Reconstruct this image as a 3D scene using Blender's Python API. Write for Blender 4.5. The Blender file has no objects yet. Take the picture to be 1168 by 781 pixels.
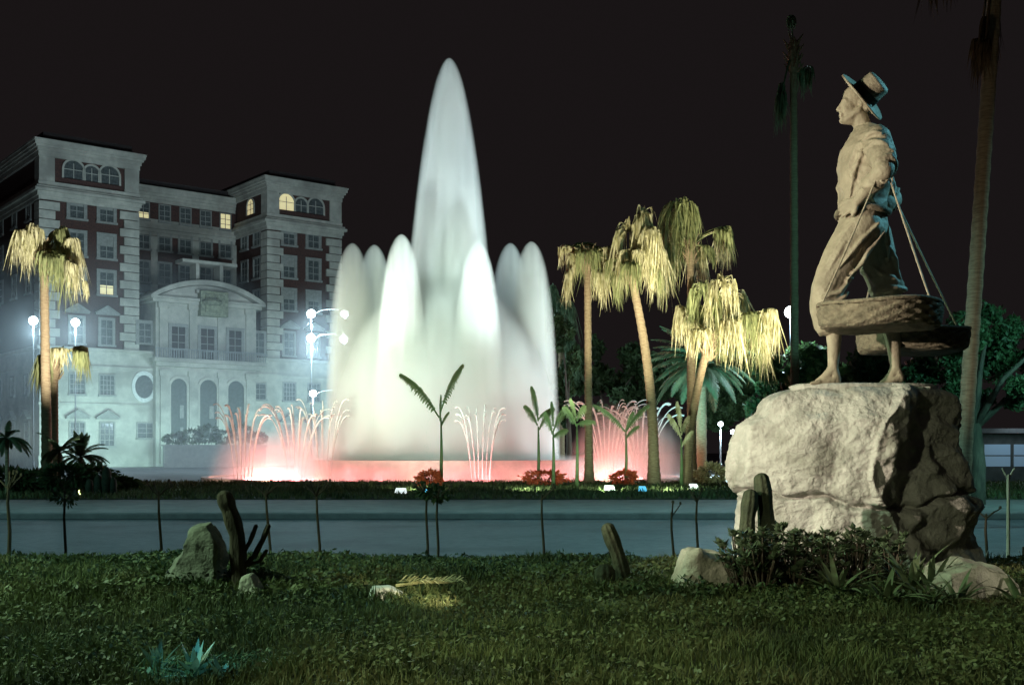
import bpy, bmesh, math, random
import numpy as np
from mathutils import Vector, Matrix, noise as mnoise
sc = bpy.context.scene
col = sc.collection
R = math.radians
F = 1300.0; HY = 515.0; CX = 584.0; EYE = 1.6
rng = random.Random(7)

# ------------------------------------------------------------ camera, world, exposure
cam_d = bpy.data.cameras.new('camera'); cam = bpy.data.objects.new('camera', cam_d); col.objects.link(cam)
cam.location = (0, 0, EYE); cam.rotation_euler = (R(90), 0, 0)
cam_d.sensor_width = 36; cam_d.lens = 36 * F / 1168; cam_d.shift_y = (HY - 390.5) / 1168
cam_d.clip_start = 0.1; cam_d.clip_end = 2000
sc.camera = cam
w = bpy.data.worlds.new("World"); sc.world = w; w.use_nodes = True
bg = w.node_tree.nodes['Background']; bg.inputs[0].default_value = (0.0102, 0.0080, 0.0084, 1); bg.inputs[1].default_value = 0.92
sc.view_settings.view_transform = 'Standard'; sc.view_settings.look = 'None'
sc.view_settings.exposure = 0; sc.view_settings.gamma = 1
sc.cycles.use_denoising = True
sc.cycles.max_bounces = 6; sc.cycles.diffuse_bounces = 2; sc.cycles.glossy_bounces = 2
sc.cycles.transmission_bounces = 2; sc.cycles.transparent_max_bounces = 12
sc.cycles.volume_bounces = 1; sc.cycles.volume_step_rate = 0.6; sc.cycles.volume_max_steps = 160
sc.cycles.sample_clamp_indirect = 4; sc.cycles.caustics_reflective = False; sc.cycles.caustics_refractive = False

def P(px, py, D):            # a picture point at distance D -> a point in the place
    return Vector(((px - CX) / F * D, D, EYE + (HY - py) / F * D))

# ------------------------------------------------------------ lights
def look(o, target):
    d = Vector(target) - o.location
    o.rotation_euler = d.to_track_quat('-Z', 'Y').to_euler()
def spot(name, loc, target, power, color, angle=60, blend=0.6, size=0.15):
    l = bpy.data.lights.new(name, 'SPOT'); l.energy = power; l.color = color
    l.spot_size = R(angle); l.spot_blend = blend; l.shadow_soft_size = size
    o = bpy.data.objects.new(name, l); o.location = loc; look(o, target); col.objects.link(o); return o
def point(name, loc, power, color, size=0.15):
    l = bpy.data.lights.new(name, 'POINT'); l.energy = power; l.color = color; l.shadow_soft_size = size
    o = bpy.data.objects.new(name, l); o.location = loc; col.objects.link(o); return o
TEAL = (0.30, 0.85, 0.80); COOL = (0.55, 0.85, 1.0); WARM = (1.0, 0.86, 0.55); WHITE = (0.93, 1.0, 0.90); PINK = (1.0, 0.30, 0.34)

# fountain: unseen floods added outside the basin to light the plumes evenly
FC = Vector((-3.95, 68.0, 0.0))
for x, y, tx, c, pw in ((-15.5, 46, -7.0, (0.84, 1.0, 0.78), 31000), (-11.0, 41, -4.8, (0.78, 1.0, 0.78), 26000), (-8.4, 40.5, -1.0, (0.75, 1.0, 0.86), 42000), (-35, 70, -5, (0.86, 1.0, 0.80), 27000), (27, 73, -3, (0.80, 1.0, 0.96), 52000)):
    spot('fountain_fill_light', (x, y, 1.3), (tx, FC.y, 7.8), pw, c, 38, 1.0, 0.3)
for a, c in ((-115, (0.80, 0.98, 0.93)), (-65, (0.76, 0.95, 0.98))):
    x, y = FC.x + 17 * math.cos(R(a)), FC.y + 17 * math.sin(R(a))
    spot('fountain_fill_light', (x, y, 0.4), (FC.x, FC.y, 19.0), 46000, c, 34, 1.0, 0.3)
# lamps in the upper pool at the feet of the jets
for a, c in ((-170, (0.9, 1.0, 0.82)), (-140, (0.88, 1.0, 0.84)), (-112, (0.85, 1.0, 0.88)), (-90, (0.84, 1.0, 0.90)), (-68, (0.82, 1.0, 0.94)), (-40, (0.82, 0.98, 1.0)), (-10, (0.82, 0.96, 1.0))):
    x, y = FC.x + 7.0 * math.cos(R(a)), FC.y + 7.0 * math.sin(R(a))
    spot('pool_floodlight', (x, y - .4, 1.25), (x * .8 + FC.x * .2, y + 2.0, 8), 110, c, 120, 1.0, 0.3)
for k in range(20):
    a = R(-176 + k * 9.06)
    point('pink_basin_light', (FC.x + 11.4 * math.cos(a), FC.y + 11.4 * math.sin(a), 0.22), 430 if k % 3 else 220, (1.0, 0.25, 0.27) if k % 3 else (1.0, 0.55, 0.38), 0.35)
for x, yy, pw in ((-12.3, -11.8, 420), (-8.2, -11.8, 420), (9.2, -11.8, 480), (12.8, -11.8, 420)):
    spot('fan_light', (FC.x + x, FC.y + yy - .8, 0.3), (FC.x + x * .95, FC.y - 6.5, 2.6), pw * 3.0, (1.0, 0.66, 0.50), 80, 1, 0.2)
# facade floods of the large building, standing close in front of it
TH_ = math.atan(0.8)
for px, off, tz, pw in ((0, 11, 8, 700), (50, 12, 10, 3100), (100, 13, 10, 3900), (128, 13, 10, 2600), (205, 7.6, 9, 1500), (262, 7.6, 9, 1500), (330, 13, 12, 2700), (385, 13, 14, 3000)):
    rr = (px - CX) / F; B0 = (45 - CX) / F * 115.6; ss = (rr * 115.6 - B0) / (math.cos(TH_) - rr * math.sin(TH_))
    wx, wy = B0 + ss * math.cos(TH_), 115.6 + ss * math.sin(TH_)
    spot('facade_floodlight', (wx + off * .8 * math.sin(TH_), wy - off * .8 * math.cos(TH_), .4), (wx, wy, tz * .38), pw * .88, (0.52, 0.93, 0.88), 120, 1.0, 0.5)
# the palms' ground floods
for b, t, pw, ang in (((-13.5, 35.5, .3), P(60, 318, 44), 21000, 42), ((2.5, 38.5, .3), P(715, 300, 49), 16000, 46), ((9.5, 39.5, .3), P(790, 280, 49), 15000, 40), ((12.5, 39.0, .3), P(835, 360, 48), 8000, 46), ((15.5, 41.0, .3), P(792, 262, 50), 9000, 26)):
    spot('palm_floodlight', b, t, pw, (1.0, 0.97, 0.84) if b[0] < -10 else (1.0, 0.93, 0.70), ang, 0.7, 0.2)
for px, D, pw in ((470, 40, 650), (600, 40, 750), (690, 40, 750), (760, 40, 750)):
    spot('island_floodlight', P(px, 556, D), P(px + 20, 490, 47), pw, (0.75, 1.0, 0.72), 90, 0.9, 0.1)
spot('bed_lamp', (-20, 31, 3.0), (-15.5, 40, .8), 520, (.30, .85, .85), 60, .9, .2)
# statue and boulder: warm flood from the left, teal one from behind right
spot('statue_floodlight', (-4.5, 6.6, 3.1), P(970, 370, 10.6), 3700, (1.0, 0.87, 0.67), 42, 0.5, 0.08)
spot('statue_teal_floodlight', (9.5, 12.5, 7.5), P(990, 180, 10.6), 1500, (0.22, 0.72, 0.88), 30, 0.6, 0.1)
spot('rock_floodlight', (6.6, 6.2, 1.6), P(1108, 672, 8.6), 260, (1.0, 0.94, 0.72), 22, 0.8, 0.08)
spot('tree_floodlight', (14.5, 21.5, 5.5), P(1120, 400, 32), 3600, (0.24, 0.85, 0.82), 75, 0.8, 0.3)
spot('tree_floodlight', (7.2, 53, 1.0), P(800, 425, 62), 9500, (0.20, 0.80, 0.85), 50, 0.8, 0.3)
spot('palm_floodlight', (7.0, 19.5, .3), P(1105, 300, 24), 420, (1.0, .85, .62), 60, .9, .2)
# street light on the road (lamps on tall masts outside the view)
for x, y, pw in ((-18, 22, 5200), (4, 23, 4600), (20, 24, 4600)):
    spot('mast_lamp', (x, y, 11), (x * 0.8, y + 0.5, 0), pw, (0.30, 0.74, 0.80), 120, 0.8, 0.4)
spot('lawn_fill_light', (-10, 8.0, 6.5), (-1.0, 8.8, 0.3), 3900, (0.62, 0.98, 0.60), 75, 0.9, 0.25)  # unseen fill lights added to brighten the lawn
spot('lawn_fill_light', (-2.5, 3.2, 3.2), (2.0, 7.2, 0.4), 480, (0.95, 1.0, 0.62), 58, 0.9, 0.12)

# ------------------------------------------------------------ helpers
def tag(o, label=None, cat=None, group=None, kind=None):
    if label: o['label'] = label
    if cat: o['category'] = cat
    if group: o['group'] = group
    if kind: o['kind'] = kind
    return o
def empty(name, loc=(0, 0, 0), rz=0.0, label=None, cat=None, group=None):
    o = bpy.data.objects.new(name, None); col.objects.link(o); o.location = loc; o.rotation_euler = (0, 0, rz)
    o.empty_display_size = 0.2
    return tag(o, label, cat, group)
def new_obj(name, me, parent=None):
    o = bpy.data.objects.new(name, me); col.objects.link(o)
    if parent: o.parent = parent
    return o
class MB:
    def __init__(s): s.v = []; s.f = []
    def add(s, vs, fs):
        n = len(s.v); s.v.extend([tuple(v) for v in vs]); s.f.extend([tuple(i + n for i in f) for f in fs])
    def box(s, x0, x1, y0, y1, z0, z1):
        s.add([(x0,y0,z0),(x1,y0,z0),(x1,y1,z0),(x0,y1,z0),(x0,y0,z1),(x1,y0,z1),(x1,y1,z1),(x0,y1,z1)],
              [(0,3,2,1),(4,5,6,7),(0,1,5,4),(1,2,6,5),(2,3,7,6),(3,0,4,7)])
    def tube(s, pts, rad, seg=8, cap=True, sq=None):
        pts = [Vector(p) for p in pts]; n = len(pts)
        if not hasattr(rad, '__len__'): rad = [rad] * n
        up = Vector((0, 0, 1)); base = len(s.v); prev = None
        for i, p in enumerate(pts):
            t = (pts[min(i + 1, n - 1)] - pts[max(i - 1, 0)])
            t = t.normalized() if t.length > 1e-9 else Vector((0, 0, 1))
            if prev is None:
                a = t.cross(up if abs(t.z) < 0.95 else Vector((1, 0, 0))).normalized()
            else:
                a = (prev - t * prev.dot(t)).normalized()
            prev = a; b = t.cross(a)
            for k in range(seg):
                an = 2 * math.pi * k / seg
                s.v.append(tuple(p + (a * math.cos(an) + b * math.sin(an)) * rad[i]))
        for i in range(n - 1):
            for k in range(seg):
                k2 = (k + 1) % seg
                s.f.append((base + i*seg + k, base + i*seg + k2, base + (i+1)*seg + k2, base + (i+1)*seg + k))
        if cap:
            s.f.append(tuple(base + k for k in range(seg))[::-1]); s.f.append(tuple(base + (n-1)*seg + k for k in range(seg)))
    def lathe(s, prof, seg=32, c=(0, 0, 0), sx=1, sy=1):
        base = len(s.v); n = len(prof)
        for r, z in prof:
            for k in range(seg):
                a = 2 * math.pi * k / seg
                s.v.append((c[0] + r * sx * math.cos(a), c[1] + r * sy * math.sin(a), c[2] + z))
        for i in range(n - 1):
            for k in range(seg):
                k2 = (k + 1) % seg
                s.f.append((base + i*seg + k, base + i*seg + k2, base + (i+1)*seg + k2, base + (i+1)*seg + k))
        s.f.append(tuple(base + k for k in range(seg))[::-1]); s.f.append(tuple(base + (n-1)*seg + k for k in range(seg)))
    def strip(s, pts, widths, side):        # a leaf strip along pts
        base = len(s.v); n = len(pts)
        for p, wd in zip(pts, widths):
            s.v.append(tuple(p - side * wd)); s.v.append(tuple(p + side * wd))
        for i in range(n - 1):
            a = base + 2*i; s.f.append((a, a+1, a+3, a+2))
    def build(s, name, m, parent=None, smooth=False):
        me = bpy.data.meshes.new(name); me.from_pydata(s.v, [], s.f); me.update()
        if m: me.materials.append(m)
        if smooth: me.polygons.foreach_set('use_smooth', [True] * len(me.polygons))
        return new_obj(name, me, parent)
def quads(name, V, m, parent=None):          # V: (n,4,3) array of quads
    n = len(V); me = bpy.data.meshes.new(name)
    me.vertices.add(4*n); me.vertices.foreach_set('co', V.reshape(-1).astype(np.float32))
    me.loops.add(4*n); me.loops.foreach_set('vertex_index', np.arange(4*n, dtype=np.int32))
    me.polygons.add(n); me.polygons.foreach_set('loop_start', np.arange(0, 4*n, 4, dtype=np.int32))
    me.update(); me.validate(); me.materials.append(m)
    return new_obj(name, me, parent)

# ------------------------------------------------------------ materials
def mat(name, c1, c2=None, rough=0.8, scale=5.0, bump=0.0, bscale=20.0, spec=0.3, metal=0.0, transl=0.0, detail=6, stretch=None, contrast=(0.35, 0.65), c3=None, s3=1.0):
    m = bpy.data.materials.new(name); m.use_nodes = True; nt = m.node_tree; N = nt.nodes; L = nt.links
    p = N['Principled BSDF']; p.inputs['Roughness'].default_value = rough; p.inputs['Specular IOR Level'].default_value = spec
    p.inputs['Metallic'].default_value = metal
    tc = N.new('ShaderNodeTexCoord'); src = tc.outputs['Object']
    if stretch:
        mp = N.new('ShaderNodeMapping'); mp.inputs['Scale'].default_value = stretch; L.new(src, mp.inputs[0]); src = mp.outputs[0]
    c2 = c2 or tuple(x * 0.7 for x in c1)
    nz = N.new('ShaderNodeTexNoise'); nz.inputs['Scale'].default_value = scale; nz.inputs['Detail'].default_value = detail; nz.inputs['Roughness'].default_value = 0.62
    L.new(src, nz.inputs['Vector'])
    cr = N.new('ShaderNodeValToRGB'); cr.color_ramp.elements[0].position = contrast[0]; cr.color_ramp.elements[1].position = contrast[1]
    cr.color_ramp.elements[0].color = (*c2, 1); cr.color_ramp.elements[1].color = (*c1, 1)
    L.new(nz.outputs['Fac'], cr.inputs[0]); out = cr.outputs[0]
    if c3:
        n3 = N.new('ShaderNodeTexNoise'); n3.inputs['Scale'].default_value = s3; n3.inputs['Detail'].default_value = 5; L.new(src, n3.inputs['Vector'])
        r3 = N.new('ShaderNodeValToRGB'); r3.color_ramp.elements[0].position = 0.48; r3.color_ramp.elements[1].position = 0.68
        L.new(n3.outputs['Fac'], r3.inputs[0])
        mx = N.new('ShaderNodeMix'); mx.data_type = 'RGBA'; L.new(r3.outputs[0], mx.inputs[0]); L.new(out, mx.inputs[6]); mx.inputs[7].default_value = (*c3, 1)
        out = mx.outputs[2]
    L.new(out, p.inputs['Base Color'])
    if bump:
        nb = N.new('ShaderNodeTexNoise'); nb.inputs['Scale'].default_value = bscale; nb.inputs['Detail'].default_value = 8; nb.inputs['Roughness'].default_value = 0.6
        L.new(src, nb.inputs['Vector'])
        b = N.new('ShaderNodeBump'); b.inputs['Strength'].default_value = bump; b.inputs['Distance'].default_value = 0.05
        L.new(nb.outputs['Fac'], b.inputs['Height']); L.new(b.outputs[0], p.inputs['Normal'])
    if transl:
        t = N.new('ShaderNodeBsdfTranslucent'); L.new(out, t.inputs[0]); mx = N.new('ShaderNodeMixShader'); mx.inputs[0].default_value = transl
        L.new(p.outputs[0], mx.inputs[1]); L.new(t.outputs[0], mx.inputs[2]); L.new(mx.outputs[0], N['Material Output'].inputs[0])
    return m
def emit(name, c, s):
    m = bpy.data.materials.new(name); m.use_nodes = True; p = m.node_tree.nodes['Principled BSDF']
    p.inputs['Base Color'].default_value = (*c, 1); p.inputs['Emission Color'].default_value = (*c, 1); p.inputs['Emission Strength'].default_value = s
    return m
def volmat(name, color, dens, kind, A, B, aniso=0.0, nscale=0.6, namt=0.35, nstretch=(1, 1, 0.25), sat=1.0, C=0.0):
    """kind 'jet': density falls as 1 - r2/(A (B - z)); kind 'dome': ellipsoid, radii A (horizontal), B (height)"""
    m = bpy.data.materials.new(name); m.use_nodes = True; nt = m.node_tree; N = nt.nodes; L = nt.links
    N.remove(N['Principled BSDF'])
    v = N.new('ShaderNodeVolumePrincipled'); v.inputs['Color'].default_value = (*color, 1); v.inputs['Anisotropy'].default_value = aniso
    tc = N.new('ShaderNodeTexCoord'); sp = N.new('ShaderNodeSeparateXYZ'); L.new(tc.outputs['Object'], sp.inputs[0])
    def M(op, a, b=None, c=None, clamp=False):
        n = N.new('ShaderNodeMath'); n.operation = op; n.use_clamp = clamp
        for i, x in enumerate((a, b, c)):
            if x is None: continue
            if isinstance(x, (int, float)): n.inputs[i].default_value = x
            else: L.new(x, n.inputs[i])
        return n.outputs[0]
    r2 = M('ADD', M('MULTIPLY', sp.outputs[0], sp.outputs[0]), M('MULTIPLY', sp.outputs[1], sp.outputs[1]))
    if kind == 'jet':
        d_ = M('MAXIMUM', M('SUBTRACT', B, sp.outputs[2]), 0.001); q = M('DIVIDE', M('MULTIPLY', r2, M('MULTIPLY_ADD', d_, C, 1.0)), M('MULTIPLY', d_, A))
    else:
        zz = M('DIVIDE', sp.outputs[2], B)
        q = M('ADD', M('DIVIDE', r2, A * A), M('MULTIPLY', zz, zz))
    f = M('MULTIPLY', M('SUBTRACT', 1.0, q, clamp=True), sat, clamp=True)
    mp = N.new('ShaderNodeMapping'); mp.inputs['Scale'].default_value = nstretch; L.new(tc.outputs['Object'], mp.inputs[0])
    nz = N.new('ShaderNodeTexNoise'); nz.inputs['Scale'].default_value = nscale; nz.inputs['Detail'].default_value = 3; L.new(mp.outputs[0], nz.inputs['Vector'])
    k = M('MAXIMUM', M('MULTIPLY_ADD', nz.outputs['Fac'], 4 * namt, 1 - 2 * namt), 0.05)
    L.new(M('MULTIPLY', M('MULTIPLY', f, k), dens), v.inputs['Density'])
    L.new(v.outputs[0], N['Material Output'].inputs['Volume'])
    return m
M = {}
M['asphalt'] = mat('asphalt', (.105, .105, .105), (.060, .062, .064), .68, 5, .35, 70, spec=.5, c3=(.045, .045, .046), s3=.5)
M['pave'] = mat('pavement', (.19, .185, .17), (.12, .12, .11), .8, 2, .2, 30)
M['stone'] = mat('limestone', (.50, .48, .42), (.36, .35, .31), .85, 1.2, .2, 12, c3=(.27, .26, .23), s3=.28)
M['brick'] = mat('brick', (.095, .048, .04), (.05, .030, .028), .9, 6, .2, 25)
M['roof'] = mat('roof', (.06, .05, .05), None, .9, 4)
M['dglass'] = mat('dark_window_glass', (.035, .025, .025), None, .2, 4, spec=.5)
M['glass'] = mat('window_glass', (.13, .14, .14), (.05, .06, .06), .12, 4, spec=.6)
M['wframe'] = mat('window_frame', (.30, .30, .28), None, .7, 4)
M['lit'] = emit('lit_window', (1.0, .84, .45), .45)
M['lamp'] = emit('lamp_glow', (.85, .97, 1.0), 14)
M['metal'] = mat('grey_metal', (.32, .34, .34), (.22, .23, .24), .45, 8, metal=.6)
M['trunk'] = mat('palm_trunk', (.36, .28, .17), (.20, .14, .08), .9, 5, .6, 30, stretch=(1, 1, 6))
M['frond'] = mat('dry_palm_leaf', (.68, .64, .40), (.30, .28, .12), .65, 5.5, transl=.3, contrast=(.38, .58), stretch=(1, 1, .5))
M['frond_g'] = mat('green_palm_leaf', (.13, .20, .11), (.07, .12, .06), .6, 2.2, transl=.3)
M['leaf'] = mat('foliage', (.065, .11, .04), (.025, .05, .018), .6, 1.3, transl=.25)
M['leafb'] = mat('banana_leaf', (.24, .36, .16), (.14, .22, .09), .5, 3, transl=.4)
M['redleaf'] = mat('red_lit_leaf', (.75, .14, .06), (.30, .08, .03), .6, 6, transl=.3)  # reddish light on the bushes, put into the leaf colour
M['grass'] = mat('grass_blades', (.115, .14, .05), (.04, .055, .02), .7, 1.6, transl=.2, c3=(.14, .14, .06), s3=1.3, contrast=(.4, .6))
M['soil'] = mat('soil', (.05, .055, .03), (.025, .03, .015), .95, 2.0, .6, 25)
M['cover'] = mat('ground_cover_leaf', (.07, .10, .04), (.03, .05, .02), .55, 3, transl=.15)
M['rock'] = mat('boulder_stone', (.50, .48, .45), (.36, .345, .32), .95, 5, .6, 26, spec=.15, contrast=(.3, .6), c3=(.26, .25, .22), s3=3.2)
M['rock2'] = mat('pale_rock', (.52, .50, .42), (.30, .29, .24), .9, 4, .8, 18)
M['bronze'] = mat('statue_surface', (.40, .345, .26), (.27, .23, .17), .62, 5, .35, 22, spec=.4)
M['basket'] = mat('woven_basket', (.26, .22, .16), (.13, .11, .08), .8, 14, .6, 40)
M['cactus'] = mat('dark_cactus', (.045, .055, .03), (.02, .028, .016), .8, 7, .5, 30)
M['bark'] = mat('bark', (.10, .08, .055), (.05, .04, .03), .9, 8, .6, 30, stretch=(1, 1, .3))
M['agave'] = mat('agave_leaf', (.14, .19, .10), (.07, .10, .05), .55, 4)
M['white'] = mat('white_paint', (.7, .7, .68), None, .6, 5)
M['bluep'] = mat('blue_cover', (.12, .42, .62), None, .5, 5)
M['basin'] = mat('basin_stone', (.45, .40, .36), (.3, .27, .24), .7, 2, .2, 20)
M['strand'] = mat('water_strand', (.80, .80, .78), None, .5, 3, transl=.5)
M['kerb'] = mat('kerb_stone', (.19, .185, .17), None, .85, 3)
# ------------------------------------------------------------ ground, road
def sheet(name, x0, x1, y0, y1, z, m, kind='structure'):
    b = MB(); b.add([(x0,y0,z),(x1,y0,z),(x1,y1,z),(x0,y1,z)], [(0,1,2,3)]); o = b.build(name, m); return tag(o, kind=kind)
sheet('ground', -600, 600, -60, 1200, -0.02, M['asphalt'])
sheet('road', -120, 120, 14.5, 24.8, 0.0, M['asphalt'])
b = MB(); b.box(-120, 120, 27.6, 35.0, -.01, .13); tag(b.build('pavement', M['pave']), kind='structure')
b = MB(); b.box(-120, 120, 27.35, 27.597, -.01, .115); tag(b.build('kerb', M['kerb']), kind='structure')
b = MB(); b.box(-120, 120, 14.2, 14.45, -.01, .14); tag(b.build('near_kerb', M['kerb']), kind='structure')
# raised grass island around the fountain
b = MB(); b.box(-120, 120, 35.003, 53.2, -.01, .15); tag(b.build('grass_island', M['soil']), kind='structure')

def lawn_z(x, y):
    z = 0.5
    if y > 11.5: z = 0.5 - 0.48 * min(1, (y - 11.5) / 2.4) ** .9
    if y < 12.6:
        z += 0.05 * mnoise.noise(Vector((x * .5, y * .5, 3)))
    return z
nx, ny = 90, 60; xs = np.linspace(-16, 16, nx); ys = np.linspace(-4, 14.2, ny)
b = MB(); b.v = [(x, y, lawn_z(x, y)) for y in ys for x in xs]
b.f = [(j*nx+i, j*nx+i+1, (j+1)*nx+i+1, (j+1)*nx+i) for j in range(ny-1) for i in range(nx-1)]
tag(b.build('lawn', M['soil'], smooth=True), kind='structure')

def grass_obj(name, n, area, h, wd, zf, m, seed=1, dens=None):
    r = np.random.RandomState(seed); V = []
    x0, x1, y0, y1 = area
    x = r.uniform(x0, x1, n); y = r.uniform(y0, y1, n)
    keep = np.abs(x) < 0.62 * y + 1.2
    x, y = x[keep], y[keep]
    z = np.array([zf(a, c) for a, c in zip(x, y)]); n = len(x)
    cl = np.array([mnoise.noise(Vector((a * 2.2, c * 2.2, 0))) for a, c in zip(x, y)])
    hh = h * r.uniform(.45, 1.2, n) * (1 + .7 * cl); ang = r.uniform(0, 2*np.pi, n); lean = r.uniform(0, .9, n) * hh; la = r.uniform(0, 2*np.pi, n)
    sx, sy = np.cos(ang) * wd, np.sin(ang) * wd
    mx, my = np.cos(la) * lean, np.sin(la) * lean
    def pt(sgn, t, wf): return np.stack([x + sgn*sx*wf + mx*t*t, y + sgn*sy*wf + my*t*t, z + hh*t - .005], 1)
    q1 = np.stack([pt(-1,0,1), pt(1,0,1), pt(1,.55,.75), pt(-1,.55,.75)], 1)
    q2 = np.stack([pt(-1,.55,.75), pt(1,.55,.75), pt(1,1,.12), pt(-1,1,.12)], 1)
    return quads(name, np.concatenate([q1, q2]), m)
tag(grass_obj('grass', 85000, (-6.6, 6.6, 4.2, 8.2), .075, .0045, lawn_z, M['grass'], 1), 'rough green lawn grass in the foreground', 'grass', kind='stuff')
tag(grass_obj('grass', 85000, (-9.5, 9.5, 8.2, 12.8), .085, .0065, lawn_z, M['grass'], 2), 'dim grass of the lawn around the boulders', 'grass', kind='stuff')
def clover(name, n, area, size, m, seed):
    r = np.random.RandomState(seed); x = r.uniform(area[0], area[1], n); y = r.uniform(area[2], area[3], n)
    k = np.abs(x) < .62 * y + 1.2; x, y = x[k], y[k]
    c = np.array([mnoise.noise(Vector((a * 1.1, b_ * 1.1, 9))) for a, b_ in zip(x, y)]); k = c + r.uniform(-.3, .3, len(c)) > .06; x, y, c = x[k], y[k], c[k]; n = len(x)
    z = np.array([lawn_z(a, b_) for a, b_ in zip(x, y)]) + r.uniform(.02, .085, n); P_ = np.stack([x, y, z], 1)
    d = r.normal(size=(n, 3)); d[:, 2] = np.abs(d[:, 2]) * .5; d /= np.linalg.norm(d, axis=1)[:, None]
    e = np.cross(d, r.normal(size=(n, 3)) * .5 + np.array([0, 0, 1])); e /= np.linalg.norm(e, axis=1)[:, None]
    L_ = size * r.uniform(.6, 1.4, n)[:, None]
    return quads(name, np.stack([P_ - d*L_*.5, P_ + e*L_*.3, P_ + d*L_*.5, P_ - e*L_*.3], 1), m)
M['clover'] = mat('clover_leaf', (.145, .17, .075), (.06, .08, .032), .55, 2.0, transl=.15)
tag(clover('clover', 85000, (-6.6, 6.6, 4.2, 8.4), .032, M['clover'], 11), 'small round leaves mixed in the foreground lawn', 'ground cover', kind='stuff')
tag(clover('clover', 85000, (-9.5, 9.5, 8.4, 12.6), .045, M['clover'], 12), 'small leaves mixed in the far part of the lawn', 'ground cover', kind='stuff')
tag(grass_obj('grass', 40000, (-25, 25, 35.1, 53.0), .16, .03, lambda a, c: .15, M['grass'], 3), 'dark grass on the island before the fountain', 'grass', kind='stuff')

# ------------------------------------------------------------ fountain
fo = empty('fountain', FC, 0, 'tall floodlit white fountain with pink lit basin behind the road', 'fountain')
def ring(name, r0, r1, z0, z1, m, seg=96):
    b = MB(); base = 0
    prof = [(r1, z0), (r1, z1), (r0, z1), (r0, z0)]
    for r, z in prof:
        for k in range(seg):
            a = 2*math.pi*k/seg; b.v.append((r*math.cos(a), r*math.sin(a), z))
    for i in range(4):
        for k in range(seg):
            k2 = (k+1) % seg; i2 = (i+1) % 4
            b.f.append((i*seg+k, i*seg+k2, i2*seg+k2, i2*seg+k))
    return b.build(name, m, fo)
ring('outer_rim', 13.7, 14.1, -.02, .17, M['basin'])
ring('inner_basin_wall', 7.3, 7.7, -.02, 1.05, M['basin'])
ring('basin_coping', 7.22, 7.85, 1.052, 1.12, M['basin'])
wm = mat('pool_water', (.55, .50, .46), (.45, .40, .38), .25, 1, .5, 4, spec=.5)
b = MB(); b.lathe([(13.69, .0), (13.69, .09)], 64); b.build('lower_pool_water', wm, fo)
b = MB(); b.lathe([(7.29, .3), (7.29, .98)], 64); b.build('upper_pool_water', wm, fo)
PXM = 68.0 / F
def jet(name, x, y, base, H, k, dens, colr, parent=fo, nsc=2.6, C=0.0):
    """plume whose radius is sqrt(k (H - z)), local z from 0"""
    m = volmat(name + '_spray', colr, dens, 'jet', k, H, nscale=nsc, namt=.6, nstretch=(1, 1, .08), sat=1.5, C=C)
    prof = []
    for i in range(22):
        t = (i / 21) ** 1.0; z = H * (1 - (1 - t) ** 2.0) if i else 0
        prof.append((max(.02, math.sqrt(k * max(H - z, 0) / (1 + max(H - z, 0) * C)) * 1.02), z))
    prof[-1] = (.02, H)
    b = MB(); b.lathe(prof, 28)
    o = b.build(name, m, parent, True); o.location = (x, y, base); return o
kc = (3.05 ** 2) * PXM; kr = 12.5 * PXM; CR = 1 / (150 * PXM)
jet('central_water_jet', (512-508)*PXM, 0, 1.0, (526-66)*PXM, kc, 2.0, (.97, .99, .98))
for px, dy, top in ((402, .6, 277), (427, 2.0, 279), (458, -4.3, 266), (545, -4.2, 274), (582, 1.8, 277), (606, .2, 275)):
    D = 68 + dy; sc_ = D / F
    jet('water_jet', (px - CX) * sc_ - FC.x, dy, 1.0, (526 - top) * sc_, kr * (1 if px not in (458, 545) else .9), 1.5, (.98, .99, .96), C=CR)
jet('water_jet', (505 - CX) * 72.6 / F - FC.x, 4.6, 1.0, 11.5, kr, 1.2, (.98, .99, .96), C=CR)
def dome(name, loc, rx, h, dens, colr=(.98, .97, .96), namt=.5, nsc=.8, sat=1.0):
    m = volmat(name + '_spray', colr, dens, 'dome', rx, h, nscale=nsc, namt=namt, sat=sat)
    prof = [(rx * math.cos(a) * 1.0, h * math.sin(a)) for a in [math.pi/2 * i / 10 for i in range(10)]] + [(.02, h)]
    b = MB(); b.lathe(prof, 28); o = b.build(name, m, fo, True); o.location = loc; return o
dome('spray_mist', (0, 0, .1), 13.6, 1.6, .22)
dome('plume_mist', (-.1, 0, 1.0), 7.0, 11.2, 1.1, (.97, .99, .98), .4, 1.6, 4.0)
# low fans of arching strands round the lower pool
def fan(px, D, base_py, strands, top_py, spread_in, mist):
    bx = (px - CX) * D / F - FC.x; by = D - FC.y
    f = empty('fan_jet', (bx, by, .1)); f.parent = fo
    hgt = (HY + (EYE - .1) / D * F - top_py) * D / F
    b = MB(); r = random.Random(int(px))
    for i in range(strands):
        u = (i / max(1, strands - 1) - .5) * 2
        for rep in range(3):
            ph = r.uniform(-.1, .1); hh = hgt * r.uniform(.78, 1.0); rk_ = r.uniform(.5, 1.15) * (1 - .06 * abs(u))
            x0 = u * .45; vx = u * spread_in * D / F; vy = ph * 3 + (rep * .5 - .5)
            pts = [];
            for t in [j / 12 * 1.12 for j in range(13)]:
                z = hh * (1 - (1 - t) ** 2); pts.append((x0 + vx * t ** 1.3, vy * t * .6, z))
            b.tube(pts, [(.022 + .03 * j / 12) * rk_ * r.uniform(.75, 1.25) for j in range(13)], 5)
    b.build('water_strands', M['strand'], f, True)
    if mist:
        dome('fan_mist', (bx, by, .1), mist, hgt * 1.02, .10)
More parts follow.
